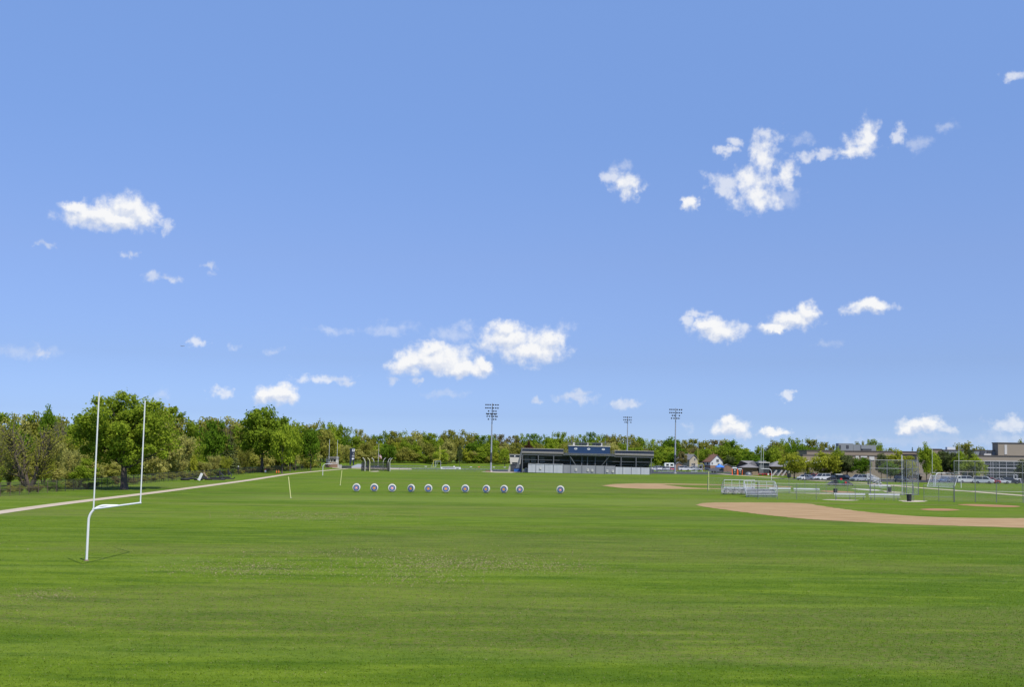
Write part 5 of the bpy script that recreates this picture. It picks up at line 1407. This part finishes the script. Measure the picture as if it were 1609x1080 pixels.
def crown(seed, kind, t, ncl, nlf, leaf, rc=(.09, .16)):
    """clump centres filling an uneven envelope of unit width and unit height above a bare trunk of height t"""
    rng = np.random.default_rng(seed)
    d = unit(rng.normal(size=(ncl, 3))); rr = rng.random(ncl) ** .42
    R = rng.uniform(*rc, size=ncl)
    az = np.arctan2(d[:, 1], d[:, 0]); ph = rng.random(6) * 6.28
    lob = 1 + .13 * np.sin(2 * az + ph[0]) + .11 * np.sin(3 * az + ph[1] + 2 * d[:, 2]) + .10 * np.sin(5 * az + ph[2] + 4 * d[:, 2])
    zc, hz = (t + 1) / 2, (1 - t) / 2
    p = np.stack([d[:, 0] * rr * (.5 - R * .75) * lob, d[:, 1] * rr * (.5 - R * .75) * lob, zc + d[:, 2] * rr * (hz - R * .7) * (1 + .09 * np.sin(4 * az + ph[3]))], 1)
    q = np.clip((p[:, 2] - t) / (1 - t), 0, 1)
    if kind == 'round': k = np.where(q < .3, .82 + .6 * q, 1.0)
    elif kind == 'lawn': k = np.where(q < .3, .93 + .23 * q, 1.0 - .12 * np.clip(q - .6, 0, 1))
    elif kind == 'oval': k = 1.12 - .62 * q
    elif kind == 'vase': k = .62 + .55 * q
    elif kind == 'bush': k = 1.05 - .25 * q
    else: k = np.ones(ncl)
    p[:, :2] *= k[:, None]
    cl = np.repeat(np.arange(ncl), nlf); n = len(cl)
    ld = unit(rng.normal(size=(n, 3))); lr = rng.uniform(.25, 1.0, n) ** .6 * (1 + .45 * (rng.random(n) > .93))
    off = ld * lr[:, None] * R[cl][:, None]; off[:, 2] *= .78
    cen = p[cl] + off
    nrm = ld * .75 + rng.normal(size=(n, 3)) * .55 + np.array([0, 0, .35])
    tint = np.clip(rng.random(ncl)[cl] * .7 + rng.random(n) * .5 - .1, 0, 1)
    size = leaf * rng.uniform(.6, 1.35, n)
    zt = np.quantile(cen[:, 2], .998); wd = np.quantile(np.hypot(cen[:, 0], cen[:, 1]), .985)
    k3 = np.array([.5 / wd, .5 / wd, 1.0]); f = (1 - t) / (zt - t)
    for q3 in (cen, p):
        q3 *= k3; q3[:, 2] = t + (q3[:, 2] - t) * f
    return cen, nrm, size, tint, p, rng

def woody(seed, t, tips, r0=.028, n=12, fork=.1):
    """tapered trunk with limbs running to some of the clumps"""
    rng = random.Random(seed); mb = MB()
    top = t + (1 - t) * .55
    lean = (rng.uniform(-.03, .03), rng.uniform(-.03, .03))
    ax = lambda z: Vector((lean[0] * z / top, lean[1] * z / top, z))
    mb.tube([(0, 0, -.02), (0, 0, .015), ax(t * .5), ax(t), ax((t + top) / 2), ax(top)], [r0 * 1.7, r0 * 1.25, r0, r0 * .9, r0 * .55, r0 * .15], 9)
    idx = list(range(len(tips))); rng.shuffle(idx)
    for i in idx[:n]:
        e = Vector(tips[i]); z0 = min(max(t * .85, e.z * .55), top * .95); a = ax(z0)
        m = a.lerp(e, .5) + Vector((0, 0, -.03 + .05 * rng.random()))
        mb.tube([a, a.lerp(m, .5) + Vector((rng.uniform(-.01, .01), rng.uniform(-.01, .01), .01)), m, e], [r0 * .5, r0 * .38, r0 * .25, r0 * .06], 6)
    return mb

def proto(kind, seed, name, t, ncl, nlf, leaf, rc=(.09, .16), r0=.026, limbs=12):
    cen, nrm, size, tint, p, rng = crown(seed, kind, t, ncl, nlf, leaf, rc)
    return leaf_cloud('crown', cen, nrm, size, tint, rng), woody(seed, t, [tuple(x) for x in p], r0, limbs)

def spruce(seed, layers=16, leaf=.035):
    rng = np.random.default_rng(seed); C, Nn, Sz, T = [], [], [], []; mb = MB()
    mb.tube([(0, 0, -.02), (0, 0, .5), (0, 0, .99)], [.022, .012, .003], 7)
    for i in range(layers):
        z = .07 + .92 * i / layers; Rr = .5 * (1 - z) ** .82 + .02
        nb = max(5, int(16 * (1 - z) + 5))
        for b in range(nb):
            a = 6.283 * (b + rng.random() * .7) / nb; L_ = Rr * rng.uniform(.72, 1.08)
            m = int(26 * L_ / .5) + 6
            s = rng.random(m) ** .7
            w = .05 * (1 - s * .5)
            x = s * L_; side = rng.normal(size=m) * w
            C.append(np.stack([np.cos(a) * x - np.sin(a) * side, np.sin(a) * x + np.cos(a) * side, z - .10 * s * L_ / .5 * (1 - z) - rng.random(m) * .03 + .02 * s ** 3], 1))
            Nn.append(np.stack([np.cos(a) * np.ones(m) * .4, np.sin(a) * np.ones(m) * .4, np.ones(m)], 1) + rng.normal(size=(m, 3)) * .5)
            Sz.append(leaf * rng.uniform(.6, 1.2, m)); T.append(np.clip(s * .8 + rng.random(m) * .3, 0, 1))
            if b % 3 == 0: mb.tube([(0, 0, z), (math.cos(a) * L_ * .8, math.sin(a) * L_ * .8, z - .06 * L_ / .5)], [.006, .002], 4)
    return leaf_cloud('crown', np.concatenate(C), np.concatenate(Nn), np.concatenate(Sz), np.concatenate(T), rng, .45), mb

def sprays(seed, n_stem, leaf, per, spread=.5, stems=5, base=.04):
    """many ascending branches, each set with leaves: thin airy crowns, willowy shrubs"""
    rng = np.random.default_rng(seed); mb = MB(); C, Nn, T = [], [], []
    rnd = random.Random(seed)
    trunks = []
    for k in range(stems):
        a = 6.283 * (k + rng.random() * .6) / stems; tilt = rng.uniform(.12, .42) * spread * 2
        p = Vector((math.cos(a) * .03, math.sin(a) * .03, -.02)); pts = [p.copy()]; d = Vector((math.cos(a) * tilt, math.sin(a) * tilt, 1)).normalized()
        for q in range(5):
            d = (d + Vector((rnd.uniform(-.16, .16), rnd.uniform(-.16, .16), .10))).normalized()
            p = p + d * rng.uniform(.11, .15); pts.append(p.copy())
        mb.tube(pts, [base * .55, base * .45, base * .36, base * .27, base * .18, base * .10], 7); trunks.append(pts)
    for i in range(n_stem):
        tr = trunks[i % stems]; q = rnd.randint(1, 4); a0 = tr[q].lerp(tr[q + 1], rnd.random())
        out = Vector((a0.x, a0.y, 0)); out = out.normalized() if out.length > .01 else Vector((1, 0, 0))
        d = (out * rnd.uniform(.2, 1.1) + Vector((rnd.gauss(0, .5), rnd.gauss(0, .5), rnd.uniform(.25, 1.1)))).normalized()
        L_ = rnd.uniform(.14, .32); pts = [a0]; p = a0.copy()
        for w in range(3):
            d = (d + Vector((rnd.gauss(0, .18), rnd.gauss(0, .18), .08))).normalized(); p = p + d * L_ / 3; pts.append(p.copy())
        mb.tube(pts, [base * .16, base * .10, base * .06, base * .02], 5, cap=False)
        s = rng.random(per) ** .6
        P_ = np.array([tuple(x) for x in pts]); f = s * 3; ii = np.minimum(f.astype(int), 2); fr = (f - ii)[:, None]
        C.append(P_[ii] * (1 - fr) + P_[ii + 1] * fr + rng.normal(size=(per, 3)) * .022)
        Nn.append(rng.normal(size=(per, 3)) * .7 + np.array([0, 0, .5])); T.append(np.clip(np.full(per, rng.random() * .6) + rng.random(per) * .4, 0, 1))
    C = np.concatenate(C); mx = np.abs(C[:, :2]).max(); zt = C[:, 2].max()
    k = np.array([.5 / mx, .5 / mx, 1 / zt]); C = C * k
    mb.v = [(x * k[0], y * k[1], z * k[2]) for x, y, z in mb.v]
    return leaf_cloud('crown', C, np.concatenate(Nn), leaf * rng.uniform(.6, 1.3, len(C)), np.concatenate(T), rng), mb

PROTO = {}
def add_proto(key, pr, wm_=None):
    cm, mb = pr
    cm.materials.append(LEAF['green'])
    tr = mb.build('trunk', wm_ or bark, None, True)
    tm_ = tr.data; bpy.data.objects.remove(tr)
    PROTO[key] = (cm, tm_)
add_proto('lawn', proto('lawn', 21, 'lawn', .15, 150, 200, .0135, (.045, .115), .030, 30))
add_proto('big0', proto('round', 3, 'b0', .16, 95, 110, .021, (.07, .14), .026, 18))
add_proto('big1', proto('vase', 8, 'b1', .18, 90, 110, .021, (.07, .14), .024, 18))
for k in range(4): add_proto('round%d' % k, proto('round', 40 + k, 'r', .10, 60, 62, .030, (.085, .16), .022, 9))
for k in range(3): add_proto('oval%d' % k, proto('oval', 60 + k, 'o', .13, 60, 62, .030, (.085, .15), .024, 9))
for k in range(2): add_proto('lacy%d' % k, proto('vase', 80 + k, 'l', .16, 42, 46, .026, (.06, .13), .020, 26))
for k in range(2): add_proto('bush%d' % k, proto('bush', 90 + k, 'u', .0, 46, 60, .036, (.10, .18), .014, 6))
for k in range(2): add_proto('spruce%d' % k, spruce(100 + k))
add_proto('sparse0', sprays(7, 210, .011, 26, .95, 6, .055))
add_proto('sparse1', sprays(17, 110, .012, 16, .6, 4, .035))
for k in range(2): add_proto('willow%d' % k, sprays(27 + k, 170, .020, 34, .55, 8, .022))

TREES = []
def tree(px, Y, top, width, key, leaf, label=None, z=0.0, name=None, foot=None, group=None, rz=None):
    """px, top and width in photo pixels at distance Y"""
    p = P(px, Y, z) if foot is None else foot.copy()
    w = width * M(p.y); h = ZH(P(px, p.y), top) - p.z
    TREES.append(dict(p=p, w=w, h=max(h, 1.0), key=key, leaf=leaf, label=label, px=px, top=top, width=width,
                      name=name, group=group, rz=rz))
R_ = random.Random(77)
# trees one can tell apart ------------------------------------------------
tree(190, 166, 619, 172, 'lawn', 'green', 'large spreading mid-green tree standing alone on the lawn behind the left goalpost', foot=G(195, 769.5), name='lawn_tree', rz=.5)
tree(410, 311, 641, 92, 'big0', 'green', 'tallest green tree of the row by the footpath, orange cone at its trunk', foot=G(411, 743), name='path_tree')
tree(446, 300, 667, 46, 'oval0', 'fresh', 'smaller bright green tree in front of the footpath row, orange cone pair at its trunk', foot=G(443, 744.8), name='path_tree')
tree(458, 340, 664, 40, 'round1', 'fresh', 'green footpath tree just behind the smaller bright one', foot=G(455.5, 741.5), name='path_tree')
tree(470, 352, 668, 34, 'round2', 'green', 'green tree, last but one at the right of the footpath row', foot=G(464.5, 740.3), name='path_tree')
tree(493, 330, 673, 36, 'oval1', 'deep', 'dense deep green tree at the right end of the footpath row', foot=G(488, 740.6), name='path_tree')
tree(46, 172, 655, 128, 'sparse0', 'olive', 'old multi-stemmed tree with thin olive leaves behind the brown fence at the far left', name='multi_stemmed_tree')
tree(-14, 160, 672, 70, 'sparse1', 'olive', 'thin-leaved tree cut by the left edge of the picture', name='multi_stemmed_tree')
tree(128, 187, 732, 38, 'bush0', 'green', 'round green shrub behind the dark fence, left of the lone lawn tree', name='shrub')
tree(334, 290, 662, 52, 'round0', 'deep', 'dense round deep green tree behind the blocking sleds', name='round_tree')
tree(362, 292, 684, 40, 'spruce0', 'pine', 'dark spruce between the round deep green tree and the tall path tree', name='spruce_tree')
tree(336, 262, 714, 32, 'willow0', 'pale', 'pale yellow-green willowy shrub above the sleds, left one of two', name='shrub')
tree(354, 268, 716, 24, 'willow1', 'yellow', 'yellow-green willowy shrub left of the spruce foot', name='shrub')
tree(304, 246, 716, 16, 'bush1', 'yellow', 'small yellow bush rising over the fence behind the tyres', name='shrub')
tree(608, 492, 698, 32, 'round3', 'deep', 'round deep green tree directly right of the flag', z=.3, name='round_tree')
tree(692, 505, 707, 28, 'round0', 'fresh', 'round bright green tree right behind the left yellow goalpost', z=.5, name='round_tree')
tree(530, 470, 706, 22, 'bush0', 'olive', 'rounded olive bush between the cream building and the sign tower', name='shrub')
tree(545, 500, 704, 14, 'bush1', 'olive', 'narrow olive bush just left of the sign tower', name='shrub')
tree(722, 508, 700, 12, 'oval2', 'pine', 'narrow dark evergreen left of the tall light pole', z=.4, name='evergreen')
tree(793, 500, 705, 20, 'oval1', 'fresh', 'bright green bushy tree just left of the cream booth', z=.4, name='bushy_tree')
tree(830, 540, 693, 22, 'round2', 'purple', 'dark purple tree above the left end of the grandstand roof', z=1.2, name='purple_tree')
tree(1071.5, 500, 710, 19, 'oval2', 'brown', 'brownish pointed tree right of the right light pole', z=.8, name='pointed_tree')
tree(1107, 512, 705, 26, 'round1', 'green', 'round green tree between the tan house and the white gabled house', z=.8, name='round_tree')
tree(1146, 515, 700, 44, 'round2', 'green', 'wide round green tree right of the white gabled house', z=.8, name='round_tree')
tree(1145, 505, 716, 20, 'round3', 'pine', 'dark greyish tree in front of the wide round one, right of the white house', z=.8, name='dark_tree')
tree(1171, 520, 722, 9, 'oval0', 'deep', 'small dark pointed tree left of the pale grey house', z=1, name='pointed_tree')
tree(1212, 430, 702, 30, 'big1', 'pine', 'dark pine above the flat roof behind the white goalpost', name='pine_tree')
tree(1226, 432, 706, 24, 'lacy0', 'olive', 'olive lacy tree right of the dark pine above the grey hipped roof', name='lacy_tree')
tree(1248, 313, 712, 48, 'round1', 'yellow', 'yellow-green maple beside the utility pole, left of the first parked cars', name='maple_tree')
tree(1295, 312, 711, 54, 'round3', 'yellow', 'wide yellow-green maple in front of the red and white parked cars', name='maple_tree', rz=1.2)
tree(1317, 317, 703, 26, 'oval0', 'green', 'green narrow tree between the wide yellow-green maple and the dark pines', name='narrow_tree')
tree(1331, 314, 716, 38, 'big1', 'pine', 'dark pine with hanging boughs behind the mower', name='pine_tree')
tree(1354, 310, 719.5, 32, 'oval1', 'deep', 'rounded deep green tree left of the backstop', name='round_tree')
tree(1385, 316, 713, 22, 'big0', 'pine', 'dark tree at the left edge of the backstop', name='dark_tree')
tree(1406, 318, 707, 48, 'round2', 'yellow', 'yellow-green maple seen through the backstop', name='maple_tree', rz=2)
tree(1399, 310, 726, 34, 'round1', 'deep', 'low dark green tree seen through the middle of the backstop', name='round_tree')
tree(1452, 300, 696, 27, 'oval0', 'fresh', 'tall bright green tree right beside the wing of the backstop', foot=G(1456, 758), name='tall_tree')
tree(1466, 298, 712, 27, 'oval1', 'fresh', 'shorter bright green tree joined to the tall one beside the backstop', name='tall_tree')
tree(1480, 312, 710, 34, 'big1', 'pine', 'dark pine behind the left upright of the goalpost before the school', name='pine_tree')
tree(1496, 312, 711, 30, 'big0', 'pine', 'dark pine behind the soccer goal', name='pine_tree')
tree(1510, 302, 710, 31, 'oval2', 'fresh', 'bright green tree right of the goalpost before the school', name='narrow_tree')
tree(1526, 306, 706, 20, 'oval1', 'pine', 'dark narrow evergreen between two bright green trees before the school', name='evergreen')
tree(1535, 300, 715, 30, 'oval0', 'fresh', 'bright green tree at the left end of the window wall', name='narrow_tree')
tree(1608, 298, 723, 28, 'round0', 'pine', 'dark evergreen at the right edge before the window wall', name='evergreen')
tree(1358, 400, 694, 20, 'lacy0', 'olive', 'olive tree rising behind the grey rooftop unit of the school', name='far_tree')
tree(1371, 395, 691, 26, 'round0', 'green', 'green tree rising right behind the grey rooftop unit of the school', name='far_tree')
tree(1384, 398, 697, 22, 'round1', 'green', 'green tree at the right end of the grey rooftop units', name='far_tree')
tree(1346, 402, 694, 14, 'lacy1', 'olive', 'thin olive tree just above the middle of the grey rooftop units', name='far_tree')
tree(1404, 400, 704, 26, 'lacy1', 'yellow', 'pale yellow-green treetop above the school roof over the backstop', name='far_tree')
tree(1434, 410, 701, 9, 'spruce1', 'pine', 'small dark spruce top above the school roof', name='spruce_tree')
tree(1445, 415, 704, 20, 'round2', 'olive', 'olive treetop behind the tall bright green tree on the school roof line', name='far_tree')
tree(1517, 400, 696, 44, 'round3', 'olive', 'broad olive tree rising behind the school penthouses', name='far_tree')
tree(1541, 405, 703, 34, 'round1', 'olive', 'flat olive treetop right of the broad one behind the school', name='far_tree')
tree(1604, 410, 692, 26, 'round2', 'olive', 'olive treetop showing over the tallest block of the school', name='far_tree')

tree(1268, 318, 719, 30, 'lacy0', 'yellow', 'sparser yellow-green tree between the two broad maples, behind the red car', name='maple_tree')
tree(1428, 316, 717, 30, 'round0', 'yellow', 'yellow-green maple seen through the wing of the backstop', name='maple_tree')
tree(1319, 322, 722, 26, 'round3', 'pine', 'dark pine half covered by the wide yellow-green maple', name='pine_tree')
for px_, Y_, tp_, w_, k_, lf_, lb_ in ((84, 196, 690, 52, 'willow0', 'pale', 'tall pale feathery willow filling the gap right of the multi-stemmed tree'), (112, 205, 702, 40, 'willow1', 'pale', 'lower pale feathery willow left of the lone lawn tree'),
        (150, 212, 712, 46, 'willow0', 'olive', 'olive feathery willow seen left of the lone lawn tree trunk'), (258, 238, 664, 66, 'round2', 'pale', 'tall pale rounded tree immediately right of the lone lawn tree'),
        (282, 252, 680, 58, 'willow1', 'pale', 'tall pale feathery willow above the leftmost tyre'), (300, 258, 694, 44, 'willow0', 'fresh', 'fresh green feathery willow left of the round deep green tree'),
        (240, 226, 704, 50, 'bush1', 'pale', 'pale rounded shrub right of the lone lawn tree trunk'), (384, 298, 706, 26, 'willow1', 'olive', 'olive willow between the spruce and the tallest path tree')):
    tree(px_, Y_, tp_, w_, k_, lf_, lb_, name='willow_tree' if 'willow' in k_ else 'pale_tree', group='pale feathery willows behind the fence')
SKY_ = [(-80, 650), (0, 650), (30, 648), (60, 650), (75, 642), (90, 655), (110, 655), (160, 652), (230, 640), (262, 640), (285, 652), (310, 663), (338, 653), (352, 655), (368, 662), (384, 652), (430, 660), (470, 667),
        (500, 664), (525, 661), (542, 671), (562, 674), (575, 684), (584, 690), (592, 679), (615, 679), (635, 676), (650, 677), (670, 681), (685, 680), (700, 677), (720, 673), (735, 678), (755, 683),
        (765, 690), (778, 680), (800, 684), (820, 682), (840, 681), (860, 680), (880, 679), (900, 684), (915, 681), (930, 679), (950, 683), (970, 682), (990, 683), (1005, 689), (1030, 690), (1050, 687),
        (1065, 690), (1090, 689), (1110, 692), (1125, 690), (1150, 692), (1165, 696), (1172, 704), (1180, 712), (1186, 703), (1205, 694), (1220, 689), (1240, 690), (1258, 688), (1285, 693), (1300, 697), (1318, 699), (1340, 703)]
def skyl(x):
    for (a, ya), (b, yb) in zip(SKY_, SKY_[1:]):
        if a <= x <= b: return ya + (yb - ya) * (x - a) / (b - a)
    return 700
def pick(ws): return R_.choices([w[0] for w in ws], [w[1] for w in ws])[0]
CROWN = [('round0', 3), ('round1', 3), ('round2', 3), ('round3', 3), ('oval0', 1), ('oval1', 1), ('lacy0', 1), ('lacy1', 1)]
def row(x0, x1, step, Yf, dtop, wid, leaves, kinds, z, role, zlim=None):
    x = x0
    while x < x1:
        xx = x + R_.uniform(-.22, .22) * step
        w = wid * R_.uniform(.8, 1.25)
        tp = max(min(skyl(xx - w * .2), skyl(xx + w * .2)), skyl(xx)) if dtop < 4 else skyl(xx)
        Y = Yf(xx) * R_.uniform(.985, 1.015)
        tree(xx, Y, tp + dtop + R_.uniform(-1.0, 3.0 + dtop * .25), w, pick(kinds), pick(leaves), None, z, role, group=None)
        x += step * R_.uniform(.85, 1.15)
BACK = [('green', 5), ('fresh', 2), ('olive', 4), ('deep', 3), ('pale', 1), ('brown', 1)]
MIX = [('green', 3), ('fresh', 3), ('olive', 4), ('pale', 1.5), ('brown', .8), ('yellow', .5), ('deep', 2.5)]
LEFT = [('green', 3), ('olive', 4), ('brown', 1.2), ('pale', 1.5), ('deep', 1.5), ('fresh', 1), ('olive', .3)]
row(-60, 505, 21, lambda x: 330 + max(0, x - 250) * .35, 0, 58, LEFT, CROWN, 0, 'wood_tree')
row(-50, 500, 27, lambda x: 225 + max(0, x) * .35, 28, 54, MIX, CROWN + [('lacy0', 3), ('willow0', 2)], 0, 'edge_tree')
row(-45, 345, 19, lambda x: 170 + max(0, x) * .27, 66, 42, [('pale', 5), ('olive', 4), ('yellow', .6), ('pale', .4), ('green', 1.5)], [('willow0', 3), ('willow1', 3), ('bush0', 3), ('bush1', 3)], 0, 'edge_shrub')
row(-45, 500, 23, lambda x: 205 + max(0, x) * .33, 46, 46, [('pale', 4), ('olive', 5), ('green', 3), ('brown', 1), ('fresh', 2)], [('bush0', 3), ('bush1', 3), ('round0', 1)], 0, 'edge_shrub')
row(506, 1185, 15, lambda x: 600, 0, 30, BACK, CROWN, BANKZ, 'wood_tree')
row(506, 830, 17, lambda x: 560, 13, 32, MIX, CROWN, BANKZ - .3, 'edge_tree')
row(830, 1175, 19, lambda x: 555, 11, 32, MIX, CROWN, BANKZ - .4, 'edge_tree')
row(500, 830, 8.5, lambda x: 540, 28, 25, [('olive', 3), ('pale', 3), ('yellow', 1), ('green', 2)], [('bush0', 2), ('bush1', 2), ('willow0', 1)], 1.0, 'edge_shrub')
row(1030, 1185, 10, lambda x: 530, 17, 28, [('green', 3), ('olive', 2), ('deep', 2)], [('bush0', 2), ('bush1', 2), ('round1', 2)], .9, 'edge_shrub')
row(1180, 1345, 17, lambda x: 445, 0, 28, BACK, CROWN, 0, 'wood_tree')
row(1186, 1300, 19, lambda x: 425, 10, 28, [('green', 4), ('deep', 3), ('fresh', 1)], CROWN, 0, 'edge_tree')
def undergrowth(x0, x1, step):
    x = x0
    while x < x1:
        xx = x + R_.uniform(-3, 3)
        yb = (781 + (774 - 781) * xx / 88) if xx < 88 else np.interp(xx, [88, 150, 250, 330, 400, 480], [774, 769, 758, 751, 744, 738.6])
        Y = G(xx, yb).y + R_.uniform(4, 8)
        d = P(xx, Y); tp = yb - R_.uniform(9, 15) * (180 / Y)
        tree(xx, Y, tp - 2, step * R_.uniform(1.3, 1.9), pick([('bush0', 1), ('bush1', 1), ('willow1', 1)]), pick([('olive', 3), ('brown', .8), ('deep', 2), ('pine', 1)]), None, 0, 'undergrowth_shrub')
        x += step
undergrowth(-45, 480, 15)
tree(75, 320, 638, 30, 'oval0', 'deep', 'deep green treetop standing above the multi-stemmed tree at the far left', name='wood_tree')
tree(95, 318, 650, 26, 'sparse1', 'twig', 'bare grey-brown tree showing sky through its twigs left of the lone lawn tree', name='bare_tree')
tree(356, 340, 654, 24, 'sparse1', 'brown', 'brownish thin tree above the dark spruce', name='bare_tree')
tree(662, 600, 679, 6, 'spruce0', 'pine', 'small dark spruce top on the skyline left of the left yellow goalpost', z=BANKZ, name='spruce_tree')

# labels for the trees of the woods: look, then the thing they stand behind
MARKS = [(-45, 'the picture edge'), (46, 'the multi-stemmed tree'), (128, 'the round fence shrub'), (195, 'the lone lawn tree'), (255, 'the fence left of the tyres'), (300, 'the flat black tyres'), (346, 'the blocking sleds'),
         (410, 'the tallest path tree'), (462, 'the middle path trees'), (490, 'the last path tree'), (521, 'the cream building'), (552, 'the sign tower'), (578, 'the throwing cage'), (596, 'the flagpole'),
         (630, 'the low grey fence'), (660, 'the track hurdle'), (684, 'the left yellow goalpost'), (708, 'the white landing mats'), (740, 'the second track hurdle'), (773, 'the tallest light pole'), (809, 'the cream booth'),
         (850, 'the left grandstand roof'), (882, 'the left grandstand roof centre'), (906, 'the left part of the press box'), (924, 'the press box'), (945, 'the right part of the press box'), (970, 'the right grandstand roof'),
         (986, 'the three-row light pole'), (1010, 'the grandstand right end'), (1040, 'the white bench rows'), (1061, 'the right light pole'), (1087, 'the tan house'), (1099, 'the right yellow goalpost'),
         (1126, 'the white gabled house'), (1152, 'the portable toilets'), (1180, 'the pale grey house'), (1200, 'the flat-roofed dark doors'), (1224, 'the right hipped roof'), (1240, 'the utility pole'),
         (1262, 'the first parked cars'), (1294, 'the wide yellow-green maple'), (1330, 'the school rooftop units')]
ROLE = {'undergrowth_shrub': 'knee-high fence-side', 'wood_tree': 'tall back-row', 'edge_tree': 'middle-row', 'edge_shrub': 'low front'}
groups_ = {}
for d in TREES:
    if d['label'] is None:
        mk = min(MARKS, key=lambda m: abs(m[0] - d['px'])); dx = d['px'] - mk[0]
        rel = 'behind' if abs(dx) < 5 else ('behind and left of' if dx < 0 else 'behind and right of')
        noun = 'shrub' if 'shrub' in d['name'] else 'tree'
        sh = 'thin-crowned ' if d['key'][:4] in ('lacy', 'will') else ''
        d['label'] = '%s %s%s %s %s %s' % (ROLE[d['name']], sh, WORD[d['leaf']], noun, rel, mk[1])
        groups_.setdefault(d['label'], []).append(d)
ORD = ['first', 'second', 'third', 'fourth', 'fifth', 'sixth']
for lab, ds in groups_.items():
    if len(ds) > 1:
        ds.sort(key=lambda d: d['px'])
        for k, d in enumerate(ds):
            d['label'] = ('left ' if k == 0 else 'right ') + lab if len(ds) == 2 else ORD[k] + ' from left, ' + lab
GRP = {'wood_tree': 'tall trees along the skyline', 'edge_tree': 'trees along the edge of the wood', 'undergrowth_shrub': 'undergrowth along the left fence', 'edge_shrub': 'shrubs along the edge of the wood', 'path_tree': 'trees in a row by the footpath', 'maple_tree': 'yellow-green maples by the school',
       'far_tree': 'trees rising behind the school', 'pine_tree': 'dark pines by the school', 'narrow_tree': 'bright trees before the school'}
for i, d in enumerate(TREES):
    cm, tm_ = PROTO[d['key']]
    t = thing(d['name'], d['label'], 'shrub' if 'shrub' in d['name'] else 'tree', d['p'], d['rz'] if d['rz'] is not None else R_.uniform(0, 6.28), GRP.get(d['name']))
    t.scale = (d['w'], d['w'], d['h'])
    c = bpy.data.objects.new('crown', cm); COL.objects.link(c); c.parent = t
    c.material_slots[0].link = 'OBJECT'; c.material_slots[0].material = LEAF[d['leaf']]
    k = bpy.data.objects.new('trunk', tm_); COL.objects.link(k); k.parent = t
